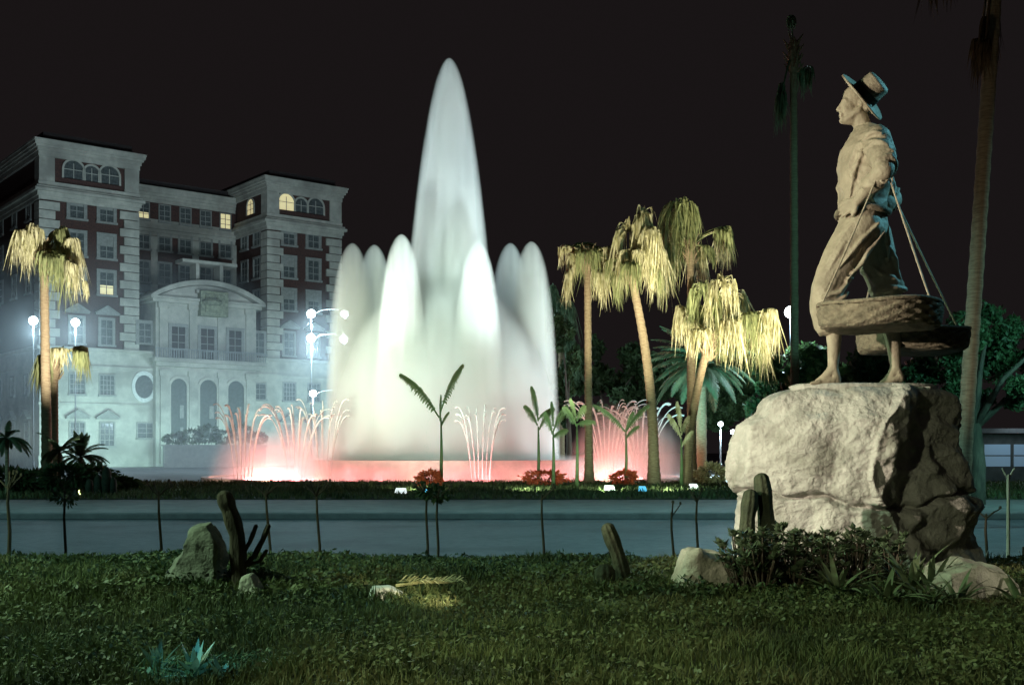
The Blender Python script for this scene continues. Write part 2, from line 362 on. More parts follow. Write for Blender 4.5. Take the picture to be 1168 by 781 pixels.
for px, D, n, top, sp in ((277, 60, 6, 459, 20), (338, 62, 6, 459, 26), (368, 63, 5, 455, 18), (548, 57.5, 6, 460, 16), (692, 62, 8, 455, 34), (730, 62, 8, 460, 34)):
    fan(px, D, 530, n, top, sp, 2.2 if px > 600 else 0)
for px, w_, h_ in ((285, 2.4, 3.2), (345, 3.0, 3.5), (712, 3.2, 4.2), (748, 2.0, 3.6)):
    dome('fan_mist', ((px - CX) * 61 / F - FC.x, -6.5, .1), w_, h_, .24 if px > 600 else .26, (1, .96, .94), .8, 2.2)
# ------------------------------------------------------------ the large building
TH = math.atan(0.8); SB, CB = math.sin(TH), math.cos(TH)
BD = 115.6; BX = (45 - CX) / F * BD
bl = empty('grand_building', (BX, BD, 0), TH, 'large stone and brick building with two corner towers and a curved pediment', 'building')
def S(px): r = (px - CX) / F; return (r * BD - BX) / (CB - r * SB)
def ZB(py, px=90): return EYE + (HY - py) * (BD + S(px) * SB) / F
def bobj(name, b, m, parent=bl): return b.build(name, m, parent)
def bx_(name, x0, x1, y0, y1, z0, z1, m, parent=bl):
    b = MB(); b.box(x0, x1, y0, y1, z0, z1); return b.build(name, m, parent)
sL0, sL1, sR0, sR1 = 0.0, S(158), S(305), S(389)
REC = 8.6
zT = ZB(160) - .55; zC2a, zC2b = ZB(229), ZB(213); zBase = ZB(396); zStr = ZB(416)
DEP = 24.0
# lower stone storeys: one block from tower to tower, then brick bodies above
bx_('stone_wall', sL0, sR1, 0, DEP, 0, zBase, M['stone'])
bx_('brick_wall', sL0 + .15, sL1 - .15, .15, DEP - .1, zBase + .003, zT - .5, M['brick'])
bx_('brick_wall', sR0 + .15, sR1 - .15, .15, DEP - .1, zBase + .003, zT - .5, M['brick'])
bx_('brick_wall', sL1 - .14, sR0 + .14, REC, DEP - .2, zBase + .004, zT - 1.6, M['brick'])
def cornice(x0, x1, y0, y1, z0, steps):      # stepped moulding that runs all round a block
    b = MB(); z = z0
    for i, (h, p) in enumerate(steps):
        b.box(x0 - p, x1 + p, y0 - p, y1 + p, z, z + h); z += h + .002
    return b
top_steps = ((.5, .12), (.35, .25), (.25, .42), (.35, .58), (.2, .66))
mid_steps = ((.35, .10), (.45, .25), (.3, .55), (.25, .35), (.5, .12))
for (a, c) in ((sL0, sL1), (sR0, sR1)):
    bobj('cornice', cornice(a, c, 0, DEP, zT - 1.65, top_steps), M['stone'])
    bobj('cornice', cornice(a, c, 0, DEP, zC2a - .3, mid_steps), M['stone'])
    bx_('parapet', a + .5, c - .5, .5, DEP - .5, zT + .01, zT + .95, M['roof'])
b = MB()
for i, (h, p) in enumerate(top_steps): b.box(sL1, sR0, REC - p * .8, REC + 1, zT - 2.9 + i * .36, zT - 2.9 + i * .36 + .355)
bobj('cornice', b, M['stone'])
b = MB()
for i, (h, p) in enumerate(mid_steps): b.box(sL1, sR0, REC - p * .8, REC + 1, zC2a - 1.0 + i * .38, zC2a - 1.0 + i * .38 + .375)
bobj('cornice', b, M['stone'])
bx_('parapet', sL1, sR0, REC + .6, DEP - .6, zT - 1.55, zT - .2, M['roof'])
# string courses and the plinth
for z0, h, p in ((zBase - .35, .35, .28), (zStr - .3, .28, .16), (ZB(462), .25, .12), (0.9, .3, .14)):
    bx_('string_course', sL0 - p, sR1 + p, -p, DEP + p, z0 + .002, z0 + h, M['stone'])
bx_('plinth', sL0 - .1, sR1 + .1, -.1, DEP + .1, -.02, .9, M['stone'])
# quoins: alternating blocks at the tower corners
qh = .92
for cx, sgn in ((sL0, 1), (sL1, -1), (sR0, 1), (sR1, -1)):
    b = MB(); z = zBase + .05; k = 0
    while z + qh < zC2a - .32:
        wd = 2.0 if k % 2 else 1.55
        x0, x1 = (cx - .06, cx + wd) if sgn > 0 else (cx - wd, cx + .06)
        b.box(x0, x1, -.07, 1.6, z, z + qh - .09); z += qh; k += 1
    bobj('quoins', b, M['stone']); b = MB()
    x0, x1 = (cx - .05, cx + 1.5) if sgn > 0 else (cx - 1.5, cx + .05)
    b.box(x0, x1, -.05, 1.5, zC2a + 1.58, zT - 1.66)
    bobj('pilaster', b, M['stone'])
# windows ------------------------------------------------------------
def arch_pts(w_, h_, n=10):
    pts = [(-w_/2, 0), (w_/2, 0)]; r = w_/2
    for i in range(n + 1):
        a = math.pi * i / n; pts.append((r * math.cos(a), h_ - r + r * math.sin(a)))
    return pts
def window(cx, z0, z1, wd, y=0.0, lit=False, arch=False, ped=None, frame=.22, bars=(1, 2), rot=0, ox=None, tall=False, shutter=False):
    """frame proud of the wall, pane set back in it, as a part with a pane sub-part"""
    f = MB(); h = z1 - z0; fr = frame
    if arch:
        o_ = arch_pts(wd + 2*fr, h + fr, 14); i_ = arch_pts(wd, h, 14); n = len(o_)
        # join outer/inner outlines
        vs = []
        for yy in (-.12, .05):
            vs += [(x, yy, z) for x, z in o_] + [(x, yy, z) for x, z in i_]
        fs = []
        for k in range(n):
            k2 = (k + 1) % n
            fs += [(k, k2, n + k2, n + k), (2*n + k2, 2*n + k, 3*n + k, 3*n + k2), (k2, k, 2*n + k, 2*n + k2), (n + k, n + k2, 3*n + k2, 3*n + k)]
        f.add(vs, fs)
    else:
        f.box(-wd/2 - fr, -wd/2, -.12, .05, 0, h); f.box(wd/2, wd/2 + fr, -.12, .05, 0, h)
        f.box(-wd/2 - fr, wd/2 + fr, -.14, .05, h + .002, h + fr); f.box(-wd/2 - fr - .08, wd/2 + fr + .08, -.24, .05, -.22, -.002)
    for k in range(bars[0]):
        x = -wd/2 + wd * (k + 1) / (bars[0] + 1); f.box(x - .04, x + .04, -.045, -.012, 0, h - (wd * .15 if arch else 0))
    for k in range(bars[1]):
        z = h * (k + 1) / (bars[1] + 1); f.box(-wd/2, wd/2, -.042, -.014, z - .035, z + .035)
    if ped == 'tri':
        zz = h + fr + .25; e = wd/2 + fr + .35
        f.box(-e, e, -.42, .05, zz, zz + .16)
        f.add([(-e, -.40, zz+.17), (e, -.40, zz+.17), (0, -.40, zz+.85), (-e, .04, zz+.17), (e, .04, zz+.17), (0, .04, zz+.85)], [(0,1,2), (3,5,4), (0,3,4,1), (1,4,5,2), (2,5,3,0)])
        f.add([(-e-.1, -.5, zz+.16), (-e-.1, .03, zz+.16), (0, -.5, zz+.98), (0, .03, zz+.98), (0, -.5, zz+.84), (0, .03, zz+.84), (-e+.1,-.5,zz+.165),(-e+.1,.03,zz+.165)], [(0,2,3,1), (0,6,4,2), (6,7,5,4), (1,3,5,7)])
        f.add([(e+.1, -.5, zz+.16), (e+.1, .03, zz+.16), (0, -.5, zz+.98), (0, .03, zz+.98), (0, -.5, zz+.84), (0, .03, zz+.84), (e-.1,-.5,zz+.165),(e-.1,.03,zz+.165)], [(0,1,3,2), (0,2,4,6), (6,4,5,7), (1,7,5,3)])
    o = f.build('window', M['wframe'] if not arch else M['stone'], bl); o.location = (cx, y, z0); o.rotation_euler = (0, 0, rot)
    p = MB()
    if arch:
        pts = arch_pts(wd, h, 14); n = len(pts); p.add([(x, -.008, z) for x, z in pts] + [(x, .02, z) for x, z in pts], [tuple(range(n)), tuple(range(n, 2*n))[::-1]])
    else: p.box(-wd/2, wd/2, -.008, .02, 0, h)
    p.build('pane', M['lit'] if lit == True else M['glass'], o)
    if lit == 'half':
        q = MB(); q.box(-wd/2, wd/2, -.02, -.010, 0, h * .42); q.build('lit_pane', M['lit'], o)
    if shutter:
        q = MB(); q.box(-wd/2, wd/2, -.03, -.012, h * .55, h); q.build('blind', M['wframe'], o)
    return o
YB = .15 - .001
rows = [(ZB(249), ZB(224)), (ZB(291), ZB(266)), (ZB(333), ZB(308))]
wl, wr = S(88), S(122); rl, rr_ = S(330), S(358); ww = (S(97) - S(79)) * .86
for ti, (a, c) in enumerate(((wl, wr), (rl, rr_))):
    for ri, (z0, z1) in enumerate(rows):
        for ci, x in enumerate((a, c)):
            window(x, z0, z1, ww, YB, lit=('half' if (ti, ri, ci) == (0, 2, 1) else False), frame=.36, shutter=rng.random() < .35)
    window(a, ZB(391), ZB(363), ww * .85, YB, ped='tri', frame=.3); window(c, ZB(391), ZB(363), ww * .85, YB, ped='tri', frame=.3)
    for x in (a, c):
        window(x, ZB(449), ZB(427), ww * 1.05, 0, frame=.15, bars=(3, 3))
        window(x, ZB(508), ZB(482), ww, 0, ped='tri', frame=.16, bars=(2, 3))
    mid = (a + c) / 2; g = (c - a) * .60
    for k in (-1, 0, 1):
        window(mid + k * g, ZB(205), ZB(184 if k else 187), 2.0 if k else 1.55, YB, arch=True, lit=(ti == 1 and k == -1), frame=.2, bars=(1, 1))
# left face of the building (turned away), rows of windows
for w_ in (4.2, 9.4, 14.6, 19.8):
    for (z0, z1) in rows[:3]: window(sL0 + YB, z0, z1, ww, w_, frame=.26, rot=R(-90), lit=False)
    window(sL0, ZB(449), ZB(427), ww, w_, frame=.15, rot=R(-90)); window(sL0, ZB(508), ZB(482), ww, w_, ped='tri', frame=.16, rot=R(-90))
# inner face of the right tower
for w_ in (2.9, 6.2):
    for ri, (z0, z1) in enumerate(rows): window(sR0 + YB, z0, z1, 1.5, w_, frame=.26, rot=R(-90))
window(sR0 + YB, ZB(206), ZB(186), 1.7, 4.6, frame=.2, rot=R(-90), arch=True, lit=True)
# recessed centre
nC = 6; cw = (sR0 - sL1) / nC
for k in range(nC):
    x = sL1 + cw * (k + .5)
    for ri, (z0, z1) in enumerate(rows[:3]): window(x, z0 - .8, z1 - .8, ww * .95, REC, frame=.24)
    window(x, ZB(206) - 1.3, ZB(186) - 1.3, ww * .9, REC, frame=.12, lit=('half' if k == 1 else (k == 5)))
for k in (0, 2, 4, 6):
    b = MB(); x = sL1 + cw * k; b.box(x - .4, x + .4, REC - .12, REC + .1, zBase, zC2a - 1.05); bobj('pilaster', b, M['stone'])
# portal block with the curved pediment, between the towers
pa, pb = S(174), S(288); pm = (pa + pb) / 2; yP = -.9
zP = ZB(345, 174); zPf = ZB(410, 205)
bx_('portal_wall', pa, pb, yP, REC - .05, zBase + .004, zP, M['stone'])
bx_('portal_wall', pa, pb, yP, -.003, 0, zBase + .002, M['stone'])
b = MB(); b.box(pa - .5, pb + .5, yP - .5, REC, zP + .002, zP + .35); b.box(pa - .8, pb + .8, yP - .8, REC, zP + .352, zP + .62); bobj('portal_cornice', b, M['stone'])
# curved pediment
pw = (pb - pa) / 2 + .7; ph = ZB(323, 230) - zP - .6; b = MB(); n = 24
Rr = (pw * pw + ph * ph) / (2 * ph); out = []
for i in range(n + 1):
    x = -pw + 2 * pw * i / n; out.append((x, math.sqrt(Rr * Rr - x * x) - (Rr - ph)))
base = len(b.v)
def slab_from(out, y0, y1, lift, inset=0):
    vs = []; nn = len(out)
    for yy in (y0, y1):
        vs += [(pm + x * (1 - inset), yy, zP + .625) for x, z in out] + [(pm + x * (1 - inset), yy, zP + .625 + max(z - lift, 0)) for x, z in out]
    fs = []
    for i in range(nn - 1):
        fs += [(i, i+1, nn+i+1, nn+i), (2*nn+i+1, 2*nn+i, 3*nn+i, 3*nn+i+1), (nn+i, nn+i+1, 3*nn+i+1, 3*nn+i)]
    return vs, fs
b.add(*slab_from(out, yP - .1, yP + 3.0, .45, .04)); bobj('pediment', b, M['stone'])
b = MB(); vs = []; nn = len(out)
for yy in (yP - .85, yP + 3.1):
    vs += [(pm + x, yy, zP + .63 + max(z - .42, 0)) for x, z in out] + [(pm + x * 1.01, yy, zP + .64 + z + .1) for x, z in out]
fs = []
for i in range(nn - 1):
    fs += [(i, i+1, nn+i+1, nn+i), (2*nn+i+1, 2*nn+i, 3*nn+i, 3*nn+i+1), (nn+i, nn+i+1, 3*nn+i+1, 3*nn+i), (i+1, i, 2*nn+i, 2*nn+i+1)]
b.add(vs, fs); bobj('pediment_moulding', b, M['stone'])
# coat of arms block and the window above it
crest = mat('carved_crest', (.30, .32, .22), (.14, .15, .11), .8, 3, .8, 8)
ca, cb = S(221), S(252)
b = MB(); b.box(ca, cb, yP - 1.05, yP + .4, ZB(362, 230), ZB(334, 230)); b.box(ca + .5, cb - .5, yP - 1.25, yP - 1.052, ZB(358, 230), ZB(338, 230))
b.lathe([(.9, -.3), (1.15, 0), (.9, .3)], 16, (pm, yP - 1.25, ZB(347, 230))); bobj('coat_of_arms', b, crest)
b = MB(); za, zb2 = ZB(333, 230), ZB(302, 230)
b.box(ca, ca + .4, yP + .3, yP + 2, za, zb2); b.box(cb - .4, cb, yP + .3, yP + 2, za, zb2); b.box(ca - 1.6, cb + 1.6, yP + .1, yP + 2.2, zb2 + .002, zb2 + .35); b.box(ca - .3, cb + .3, yP - .6, yP + 2, za - .35, za - .002)
bobj('roof_loggia', b, M['stone'])
# three tall windows over the balcony, arches below
for pa_, pb_ in ((192, 207), (225, 240), (257, 271)):
    window((S(pa_) + S(pb_)) / 2, zPf + .1, ZB(374, 205), (S(pb_) - S(pa_)), yP, frame=.35, bars=(1, 3)).children[0].data.materials[0] = M['dglass']
for px in (182, 216, 248, 280):
    x = S(px); b = MB(); b.box(x - .45, x + .45, yP - .28, yP + .02, zPf + .1, zP - .01); b.box(x - .6, x + .6, yP - .38, yP + .01, zP - .6, zP - .012); bobj('pilaster', b, M['stone'])
b = MB(); b.box(pa - .7, pb + .7, yP - 1.5, yP + .02, zPf - .45, zPf - .05); b.box(pa - .3, pb + .3, yP - .9, yP + .01, zPf - .9, zPf - .452); bobj('balcony_slab', b, M['stone'])
b = MB()
for i in range(46):
    x = pa - .5 + (pb - pa + 1.0) * i / 45; b.box(x - .04, x + .04, yP - 1.42, yP - 1.36, zPf - .048, zPf + .9)
b.box(pa - .6, pb + .6, yP - 1.46, yP - 1.32, zPf + .902, zPf + 1.0); bobj('balcony_railing', b, M['metal'])
dark = mat('dark_arch_interior', (.10, .12, .11), (.06, .07, .07), .9, 3)
for pa_, pb_ in ((191, 209), (224, 243), (256, 274)):
    cx_ = (S(pa_) + S(pb_)) / 2; wd = (S(pb_) - S(pa_))
    o = window(cx_, ZB(500, 220), ZB(433, 220), wd, yP, arch=True, frame=.3, bars=(0, 0))
    o.children[0].data.materials[0] = dark
    b = MB(); b.box(.1, wd/2 - .35, -.1, -.01, 2.2, 3.6); b.box(.15, wd/2 - .4, -.1, -.012, 0.1, 1.2); b.build('inner_panel', M['wframe'], o)
for px in (184, 216.5, 249.5, 281):
    x = S(px); b = MB(); b.box(x - .5, x + .5, yP - .22, yP + .02, .3, zPf - 1.3); b.box(x - .65, x + .65, yP - .32, yP + .01, zPf - 1.9, zPf - 1.302); bobj('pilaster', b, M['stone'])
window(S(165), ZB(391, 165), ZB(369, 165), 1.3, 0, frame=.35); window(S(295), ZB(404, 295), ZB(380, 295), 1.25, 0, frame=.3)
window(S(296), ZB(455, 296), ZB(438, 296), 1.4, 0, frame=.15); window(S(167), ZB(499, 165), ZB(483, 165), 1.9, 0, frame=.15)
# round window
b = MB(); n = 24
for rr in ((1.0, 1.35),):
    vs = [];
    for yy in (-.16, .03):
        for q in rr: vs += [(q * math.cos(2*math.pi*i/n), yy, q * 1.25 * math.sin(2*math.pi*i/n)) for i in range(n)]
    fs = []
    for i in range(n):
        j = (i+1) % n; fs += [(n+i, n+j, j, i), (i, j, 2*n+j, 2*n+i), (n+j, n+i, 3*n+i, 3*n+j)]
    b.add(vs, fs)
o = b.build('round_window', M['white'], bl); o.location = (S(164), 0, ZB(441, 165))
p = MB(); p.add([(1.0 * math.cos(2*math.pi*i/n), -.02, 1.25 * math.sin(2*math.pi*i/n)) for i in range(n)], [tuple(range(n))[::-1]]); p.build('pane', M['glass'], o)

# terrace wall before the portal with shrubs on top
tw = empty('terrace_wall', (BX, BD, 0), TH, 'low white terrace wall in front of the portal arches', 'wall')
b = MB(); b.box(S(150), S(262), -9.0, -8.6, 0, 2.15); b.build('wall_body', M['pave'], tw)
b = MB(); b.box(S(150) - .1, S(262) + .1, -9.12, -8.48, 2.152, 2.32); b.build('coping', M['pave'], tw)
def leafcloud(name, pts, size, m, parent=None, seed=0, aspect=.45, droop=.3):
    r = np.random.RandomState(seed); n = len(pts); pts = np.array(pts)
    d = r.normal(size=(n, 3)); d[:, 2] -= droop; d /= np.linalg.norm(d, axis=1)[:, None]
    e = np.cross(d, r.normal(size=(n, 3))); e /= np.linalg.norm(e, axis=1)[:, None]
    L_ = size * r.uniform(.6, 1.3, n)[:, None]; W = L_ * aspect
    V = np.stack([pts - d * L_ * .5, pts + e * W * .5, pts + d * L_ * .5, pts - e * W * .5], 1)
    return quads(name, V, m, parent)
def blobpts(n, c, r, seed, hollow=.55):
    q = np.random.RandomState(seed); v = q.normal(size=(n, 3)); v /= np.linalg.norm(v, axis=1)[:, None]
    rad = q.uniform(hollow, 1.0, n) ** .7
    k = np.array([1 + .35 * mnoise.noise(Vector((a * 2.2 + seed, b_ * 2.2, c_ * 2.2))) for a, b_, c_ in v])
    return v * (rad * k)[:, None] * np.array(r) + np.array(c)
def shrub(name, loc, r, size, n, m, label, cat='shrub', group=None, seed=1, stems=True):
    o = empty(name, loc, 0, label, cat, group)
    leafcloud('leaves', blobpts(n, (0, 0, r[2] * 1.0), r, seed), size, m, o, seed)
    if stems:
        b = MB(); q = random.Random(seed)
        for k in range(5):
            a = q.uniform(0, 6.28); b.tube([(0, 0, -.02), (math.cos(a) * r[0] * .3, math.sin(a) * r[1] * .3, r[2]), (math.cos(a) * r[0] * .6, math.sin(a) * r[1] * .6, r[2] * 1.6)], [.03, .02, .01], 5)
        b.build('stems', M['bark'], o)
    return o
for i, px in enumerate((163, 180, 199, 217, 236, 252)):
    x = S(px); y = -8.8; loc = (BX + x * CB - y * SB, BD + x * SB + y * CB, 2.32)
    pos = ('leftmost in the row', 'second from the left', 'third from the left', 'fourth from the left', 'fifth from the left', 'rightmost, beside the pink spray')[i]
    shrub('terrace_shrub', loc, (1.3, .8, [.6, .85, 1.1, .8, 1.2, .7][i]), .35, 500, M['leaf'], 'dark rounded shrub on the white terrace wall, ' + pos, 'shrub', 'shrubs on the terrace wall', 20 + i)

# ------------------------------------------------------------ street lamps
def street_lamp(px, D, heads, label, r=.05, hs=1.0):
    """heads: list of (py, dx metres)"""
    x = (px - CX) / F * D; top = max(EYE + (HY - py) * D / F for py, dx in heads)
    o = empty('street_lamp', (x, D, 0), 0, label, 'street lamp')
    b = MB(); b.tube([(0, 0, 0), (0, 0, .8), (0, 0, .82), (0, 0, top - .12)], [r * 2, r * 2, r * 1.2, r * .8], 10); b.build('pole', M['metal'], o)
    for py, dx in heads:
        z = EYE + (HY - py) * D / F
        if abs(dx) > .05:
            b = MB(); b.tube([(0, 0, z - .15), (dx * .3, 0, z + .28), (dx * .7, 0, z + .38), (dx, 0, z + .12)], .04, 6); b.build('arm', M['metal'], o)
        h = MB(); h.lathe([(q_ * hs, w_ * hs) for q_, w_ in [(.05, .34), (.12, .31), (.19, .262), (.12, .256)]], 16, (dx, 0, z)); hd = h.build('lamp_head', M['metal'], o, True)
        g = MB(); g.lathe([(q_ * hs, w_ * hs) for q_, w_ in [(.03, -.36), (.16, -.33), (.28, -.23), (.34, -.06), (.33, .04), (.26, .17), (.12, .25)]], 20, (dx, 0, z)); g.build('lamp_globe', M['lamp'], hd, True)
        l = point('lamp_light', (x + dx, D, z - .75), 3600, (.62, .88, 1.0), .25)
street_lamp(38, 88, [(365, 0)], 'slim street lamp with a bright head at the far left of the photo')
street_lamp(86, 92, [(367, 0)], 'street lamp with a bright head behind the pale palm, before the brick tower')
street_lamp(355, 90, [(357, 0), (385, -.02), (357.5, 2.65), (386, 2.6)], 'street lamp with four bright heads just left of the tall fountain')
street_lamp(357, 105, [(448, 0), (449, 3.0)], 'low street lamp standing between the fan jets and the building')
street_lamp(902, 62, [(355, 0)], 'street lamp with one bright head left of the statue base')
street_lamp(822, 75, [(483, 0)], 'small lamp left of the big boulder, nearer to the palms', hs=.5)
street_lamp(836, 78, [(492, 0)], 'small lamp close to the left edge of the big boulder', hs=.5)
# ------------------------------------------------------------ palms
def frond_mb(b, base, tip, hang, width, r, n=26, petiole=None):
    base, tip = Vector(base), Vector(tip); d = tip - base; L_ = d.length
    mid = base + d * .55 + Vector((0, 0, L_ * .22))
    pts = [base.lerp(mid, t * 2).lerp(mid.lerp(tip, t * 2 - 0 if t < .5 else 1), t) if False else (base * (1-t)**2 + mid * 2*t*(1-t) + tip * t*t) for t in [i / 6 for i in range(7)]]
    b.tube(pts, [.045, .04, .035, .032, .03, .028, .02], 5)
    dirv = (tip - mid).normalized(); side = dirv.cross(Vector((0, 0, 1)))
    side = side.normalized() if side.length > .1 else Vector((1, 0, 0))
    upv = side.cross(dirv)
    down = Vector((0, 0, -1))
    for i in range(n):
        a = -2.3 + 4.6 * (i + r.uniform(-.6, .6)) / n
        v = (dirv * math.cos(a) + side * math.sin(a) + upv * r.uniform(.0, .9)).normalized()
        p = Vector(tip); step = width * .5 * r.uniform(.75, 1.1) / 4
        Lh = hang * r.uniform(.35, 1.08) * (1 - .3 * abs(a) / 2.3); nseg = 9; ps = [Vector(p)]
        for k in range(4): p = p + v * step; v = (v * .7 + down * .30).normalized(); ps.append(Vector(p))
        ds = Lh / 6; dr = Vector((r.gauss(0, .13), r.gauss(0, .13), -1)).normalized()
        for k in range(6): v = (v * .35 + dr * .65).normalized(); p = p + v * ds; ps.append(Vector(p))
        wv = Vector((math.cos(r.uniform(0, 3.14)), math.sin(r.uniform(0, 3.14)), 0)).normalized()
        w0 = .018 + width * .011
        b.strip(ps, [w0 * .5, w0, w0 * 1.3, w0 * 1.4, w0 * 1.3, w0 * 1.1, w0 * .95, w0 * .75, w0 * .5, w0 * .3, w0 * .08], wv)
def palm(name, base_px, D, top_px, fronds, label, r0=.30, r1=.19, m=None, seed=1, bend=0, heart=True, base_z=.15, extra=10, skirt=True, group=None):
    m = m or M['frond']; r = random.Random(seed)
    bp = P(base_px[0], base_px[1], D); bp.z = base_z; tp = P(top_px[0], top_px[1], D)
    o = empty(name, bp, 0, label, 'palm tree', group)
    T = tp - bp; n = 60; pts = []; rad = []
    for i in range(n + 1):
        t = i / n; p = T * t + Vector((bend * math.sin(math.pi * t), 0, 0)); pts.append(p - Vector((0, 0, .2)) * (i == 0))
        rad.append((r0 * (1 - t) + r1 * t) * (1 + .55 * math.exp(-t * 16)) * (1 + .10 * (i % 2)) )
    b = MB(); b.tube(pts, rad, 12); b.build('trunk', M['trunk'], o, True)
    m_ = m
    if heart:
        b = MB(); b.tube([T - Vector((0, 0, .7)), T - Vector((0,0,.2)), T + Vector((0, 0, .35)), T + Vector((0, 0, .6))], [r1 * 1.1, r1 * 1.7, r1 * 1.5, .05], 10)
        for k in range(22):
            a = k * 2.4; z = -.6 + k * .05; q = T + Vector((math.cos(a) * r1 * 1.3, math.sin(a) * r1 * 1.3, z)); b.tube([q, q + Vector((math.cos(a) * .2, math.sin(a) * .2, .28))], [.05, .02], 5)
        b.build('crown_heart', M['trunk'], o)
    u = D / F
    for (px, py, hang, wd) in fronds:
        tip = Vector(((px - top_px[0]) * u, r.uniform(-.9, .9), (top_px[1] - py) * u)) + T
        b = MB(); frond_mb(b, T + Vector((0, 0, .15)), tip, hang * u, wd * u * (.75 if px < 150 else 1), r, 84); b.build('frond', M['frond_o'] if m is M['frond'] and r.random() < .22 else m, o)
    for k in range(extra):
        a = r.uniform(0, 6.28); L_ = r.uniform(.5, 1.3)
        tip = T + Vector((math.cos(a) * L_, math.sin(a) * L_, r.uniform(-.3, 1.0)))
        b = MB(); frond_mb(b, T + Vector((0, 0, .1)), tip, r.uniform(.7, 1.6), r.uniform(.8, 1.2), r, 60); b.build('frond', M['frond_o'] if m is M['frond'] and r.random() < .5 else m, o)
    return o
M['frond_o'] = mat('olive_palm_leaf', (.36, .38, .17), (.16, .19, .08), .6, 5.5, transl=.3, stretch=(1, 1, .5))
M['skirt'] = mat('dead_leaf_skirt', (.16, .10, .05), (.07, .04, .02), .9, 5)
palm('fan_palm', (54, 545), 43, (50, 290), [(34, 268, 48, 30), (28, 278, 42, 22), (62, 262, 60, 34), (76, 272, 62, 30), (70, 290, 72, 26), (84, 300, 50, 22), (44, 264, 40, 26), (88, 318, 24, 12)],
     'tall fan palm at the left with pale hanging leaves before the brick tower', .19, .14, seed=3, extra=3)
palm('fan_palm', (62, 545), 44.5, (62, 415), [(72, 400, 26, 26), (86, 396, 34, 28), (98, 402, 38, 20), (60, 408, 50, 18), (56, 415, 40, 16)],
     'short fan palm at the left with its leaves blown right, beside the taller palm', .16, .13, seed=4, extra=0)
palm('fan_palm', (672, 553), 50, (670, 296), [(654, 290, 40, 12), (650, 310, 40, 14), (676, 284, 58, 28), (686, 282, 48, 20), (668, 276, 50, 26), (682, 312, 44, 20)],
     'slim straight fan palm nearest to the fountain with a narrow crown', .17, .14, seed=5, extra=4)
palm('fan_palm', (746, 556), 48, (718, 305), [(720, 262, 60, 34), (714, 290, 55, 16), (732, 250, 70, 34), (738, 270, 84, 26), (746, 284, 66, 32), (726, 284, 40, 30), (708, 316, 36, 12)],
     'tall fan palm with a trunk leaning left, in the middle of the palm group', .22, .15, seed=6, bend=.3, extra=6)
palm('fan_palm', (789, 556), 50, (788, 284), [(772, 244, 80, 36), (764, 262, 84, 26), (758, 288, 60, 24), (780, 240, 60, 26), (796, 280, 62, 20), (824, 262, 54, 16), (830, 256, 50, 14), (770, 284, 66, 30)],
     'tallest fan palm of the lit group with one leaf reaching right', .2, .15, seed=7, extra=5)
palm('fan_palm', (783, 558), 47, (808, 392), [(800, 336, 60, 34), (820, 330, 76, 36), (838, 338, 78, 36), (786, 350, 56, 24), (852, 360, 80, 30), (872, 356, 56, 24), (880, 368, 40, 18), (828, 370, 60, 30), (862, 380, 52, 22), (812, 352, 50, 26)],
     'shorter fan palm leaning right with broad pale leaves left of the boulder', .2, .15, seed=8, bend=-.2, extra=4)
palm('fan_palm', (641, 553), 84, (640, 350), [(632, 330, 40, 14), (645, 345, 50, 18), (648, 390, 50, 22), (636, 360, 30, 12)], 'dim greenish fan palm right behind the fountain', .2, .2, M['frond_g'], 9, extra=6, base_z=0)
palm('fan_palm', (907, 545), 40, (905, 62), [(895, 96, 56, 18), (901, 24, 14, 10), (890, 110, 40, 14)], 'very tall dark palm behind the statue with few leaves', .15, .12, M['frond_g'], 10, extra=1, base_z=0)
palm('fan_palm', (1094, 560), 24, (1138, -60), [(1126, 40, 52, 16), (1136, 30, 56, 18), (1118, 52, 44, 12), (1130, 20, 60, 22), (1124, -70, 60, 40), (1160, -60, 60, 40)], 'tall leaning palm at the right behind the boulder', .15, .14, M['skirt'], 11, extra=3, base_z=.02, bend=.0)
# feather palm (date palm), teal lit
def feather_palm(px, py0, D, top, nf, Lf, label, m, seed, tr=.3, base_z=0.0, cat='palm tree', name='feather_palm', lw=.055):
    r = random.Random(seed); bp = P(px, py0, D); bp.z = base_z; o = empty(name, bp, 0, label, cat)
    h = EYE + (HY - top) * D / F - base_z
    b = MB(); b.tube([(0, 0, -.2)] + [(0, 0, h * i / 20) for i in range(21)], [tr * 1.2] + [tr * (1 + .07 * (i % 2)) for i in range(21)], 12); b.build('trunk', M['trunk'], o, True)
    for k in range(nf):
        a = k * 2.399 + r.uniform(-.2, .2); el = r.uniform(-.1, 1.25); b = MB()
        v = Vector((math.cos(a) * math.cos(el), math.sin(a) * math.cos(el), math.sin(el))); p = Vector((0, 0, h)); ps = [Vector(p)]; ns = 14; L_ = Lf * r.uniform(.8, 1.1)
        for i in range(ns): p = p + v * (L_ / ns); v = (v + Vector((0, 0, -1)) * .13 * (1 - .3 * math.sin(el))).normalized(); ps.append(Vector(p))
        b.tube(ps, [.04 * Lf / 4 * (1 - .8 * i / ns) for i in range(ns + 1)], 4)
        sd = Vector((-math.sin(a), math.cos(a), 0))
        for i in range(1, ns):
            for q in range(3):
                pp = ps[i].lerp(ps[i+1], q / 3); tl = Lf * .16 * math.sin(math.pi * min(1, (i + q / 3) / ns * .85 + .12))
                dv = (ps[i+1] - ps[i]).normalized()
                for s_ in (-1, 1):
                    e = pp + (sd * s_ * .75 + dv * .55 + Vector((0, 0, -.35 + r.uniform(-.1, .1)))) * tl
                    b.strip([pp, pp.lerp(e, .5) + Vector((0, 0, .03)), e], [lw * .6, lw * .7, .004], dv)
        b.build('frond', m, o)
    return o
feather_palm(800, 545, 62, 418, 60, 3.5, 'dark feather palm with arching teal fronds behind the leaning palm', M['frond_g'], 12, .28)
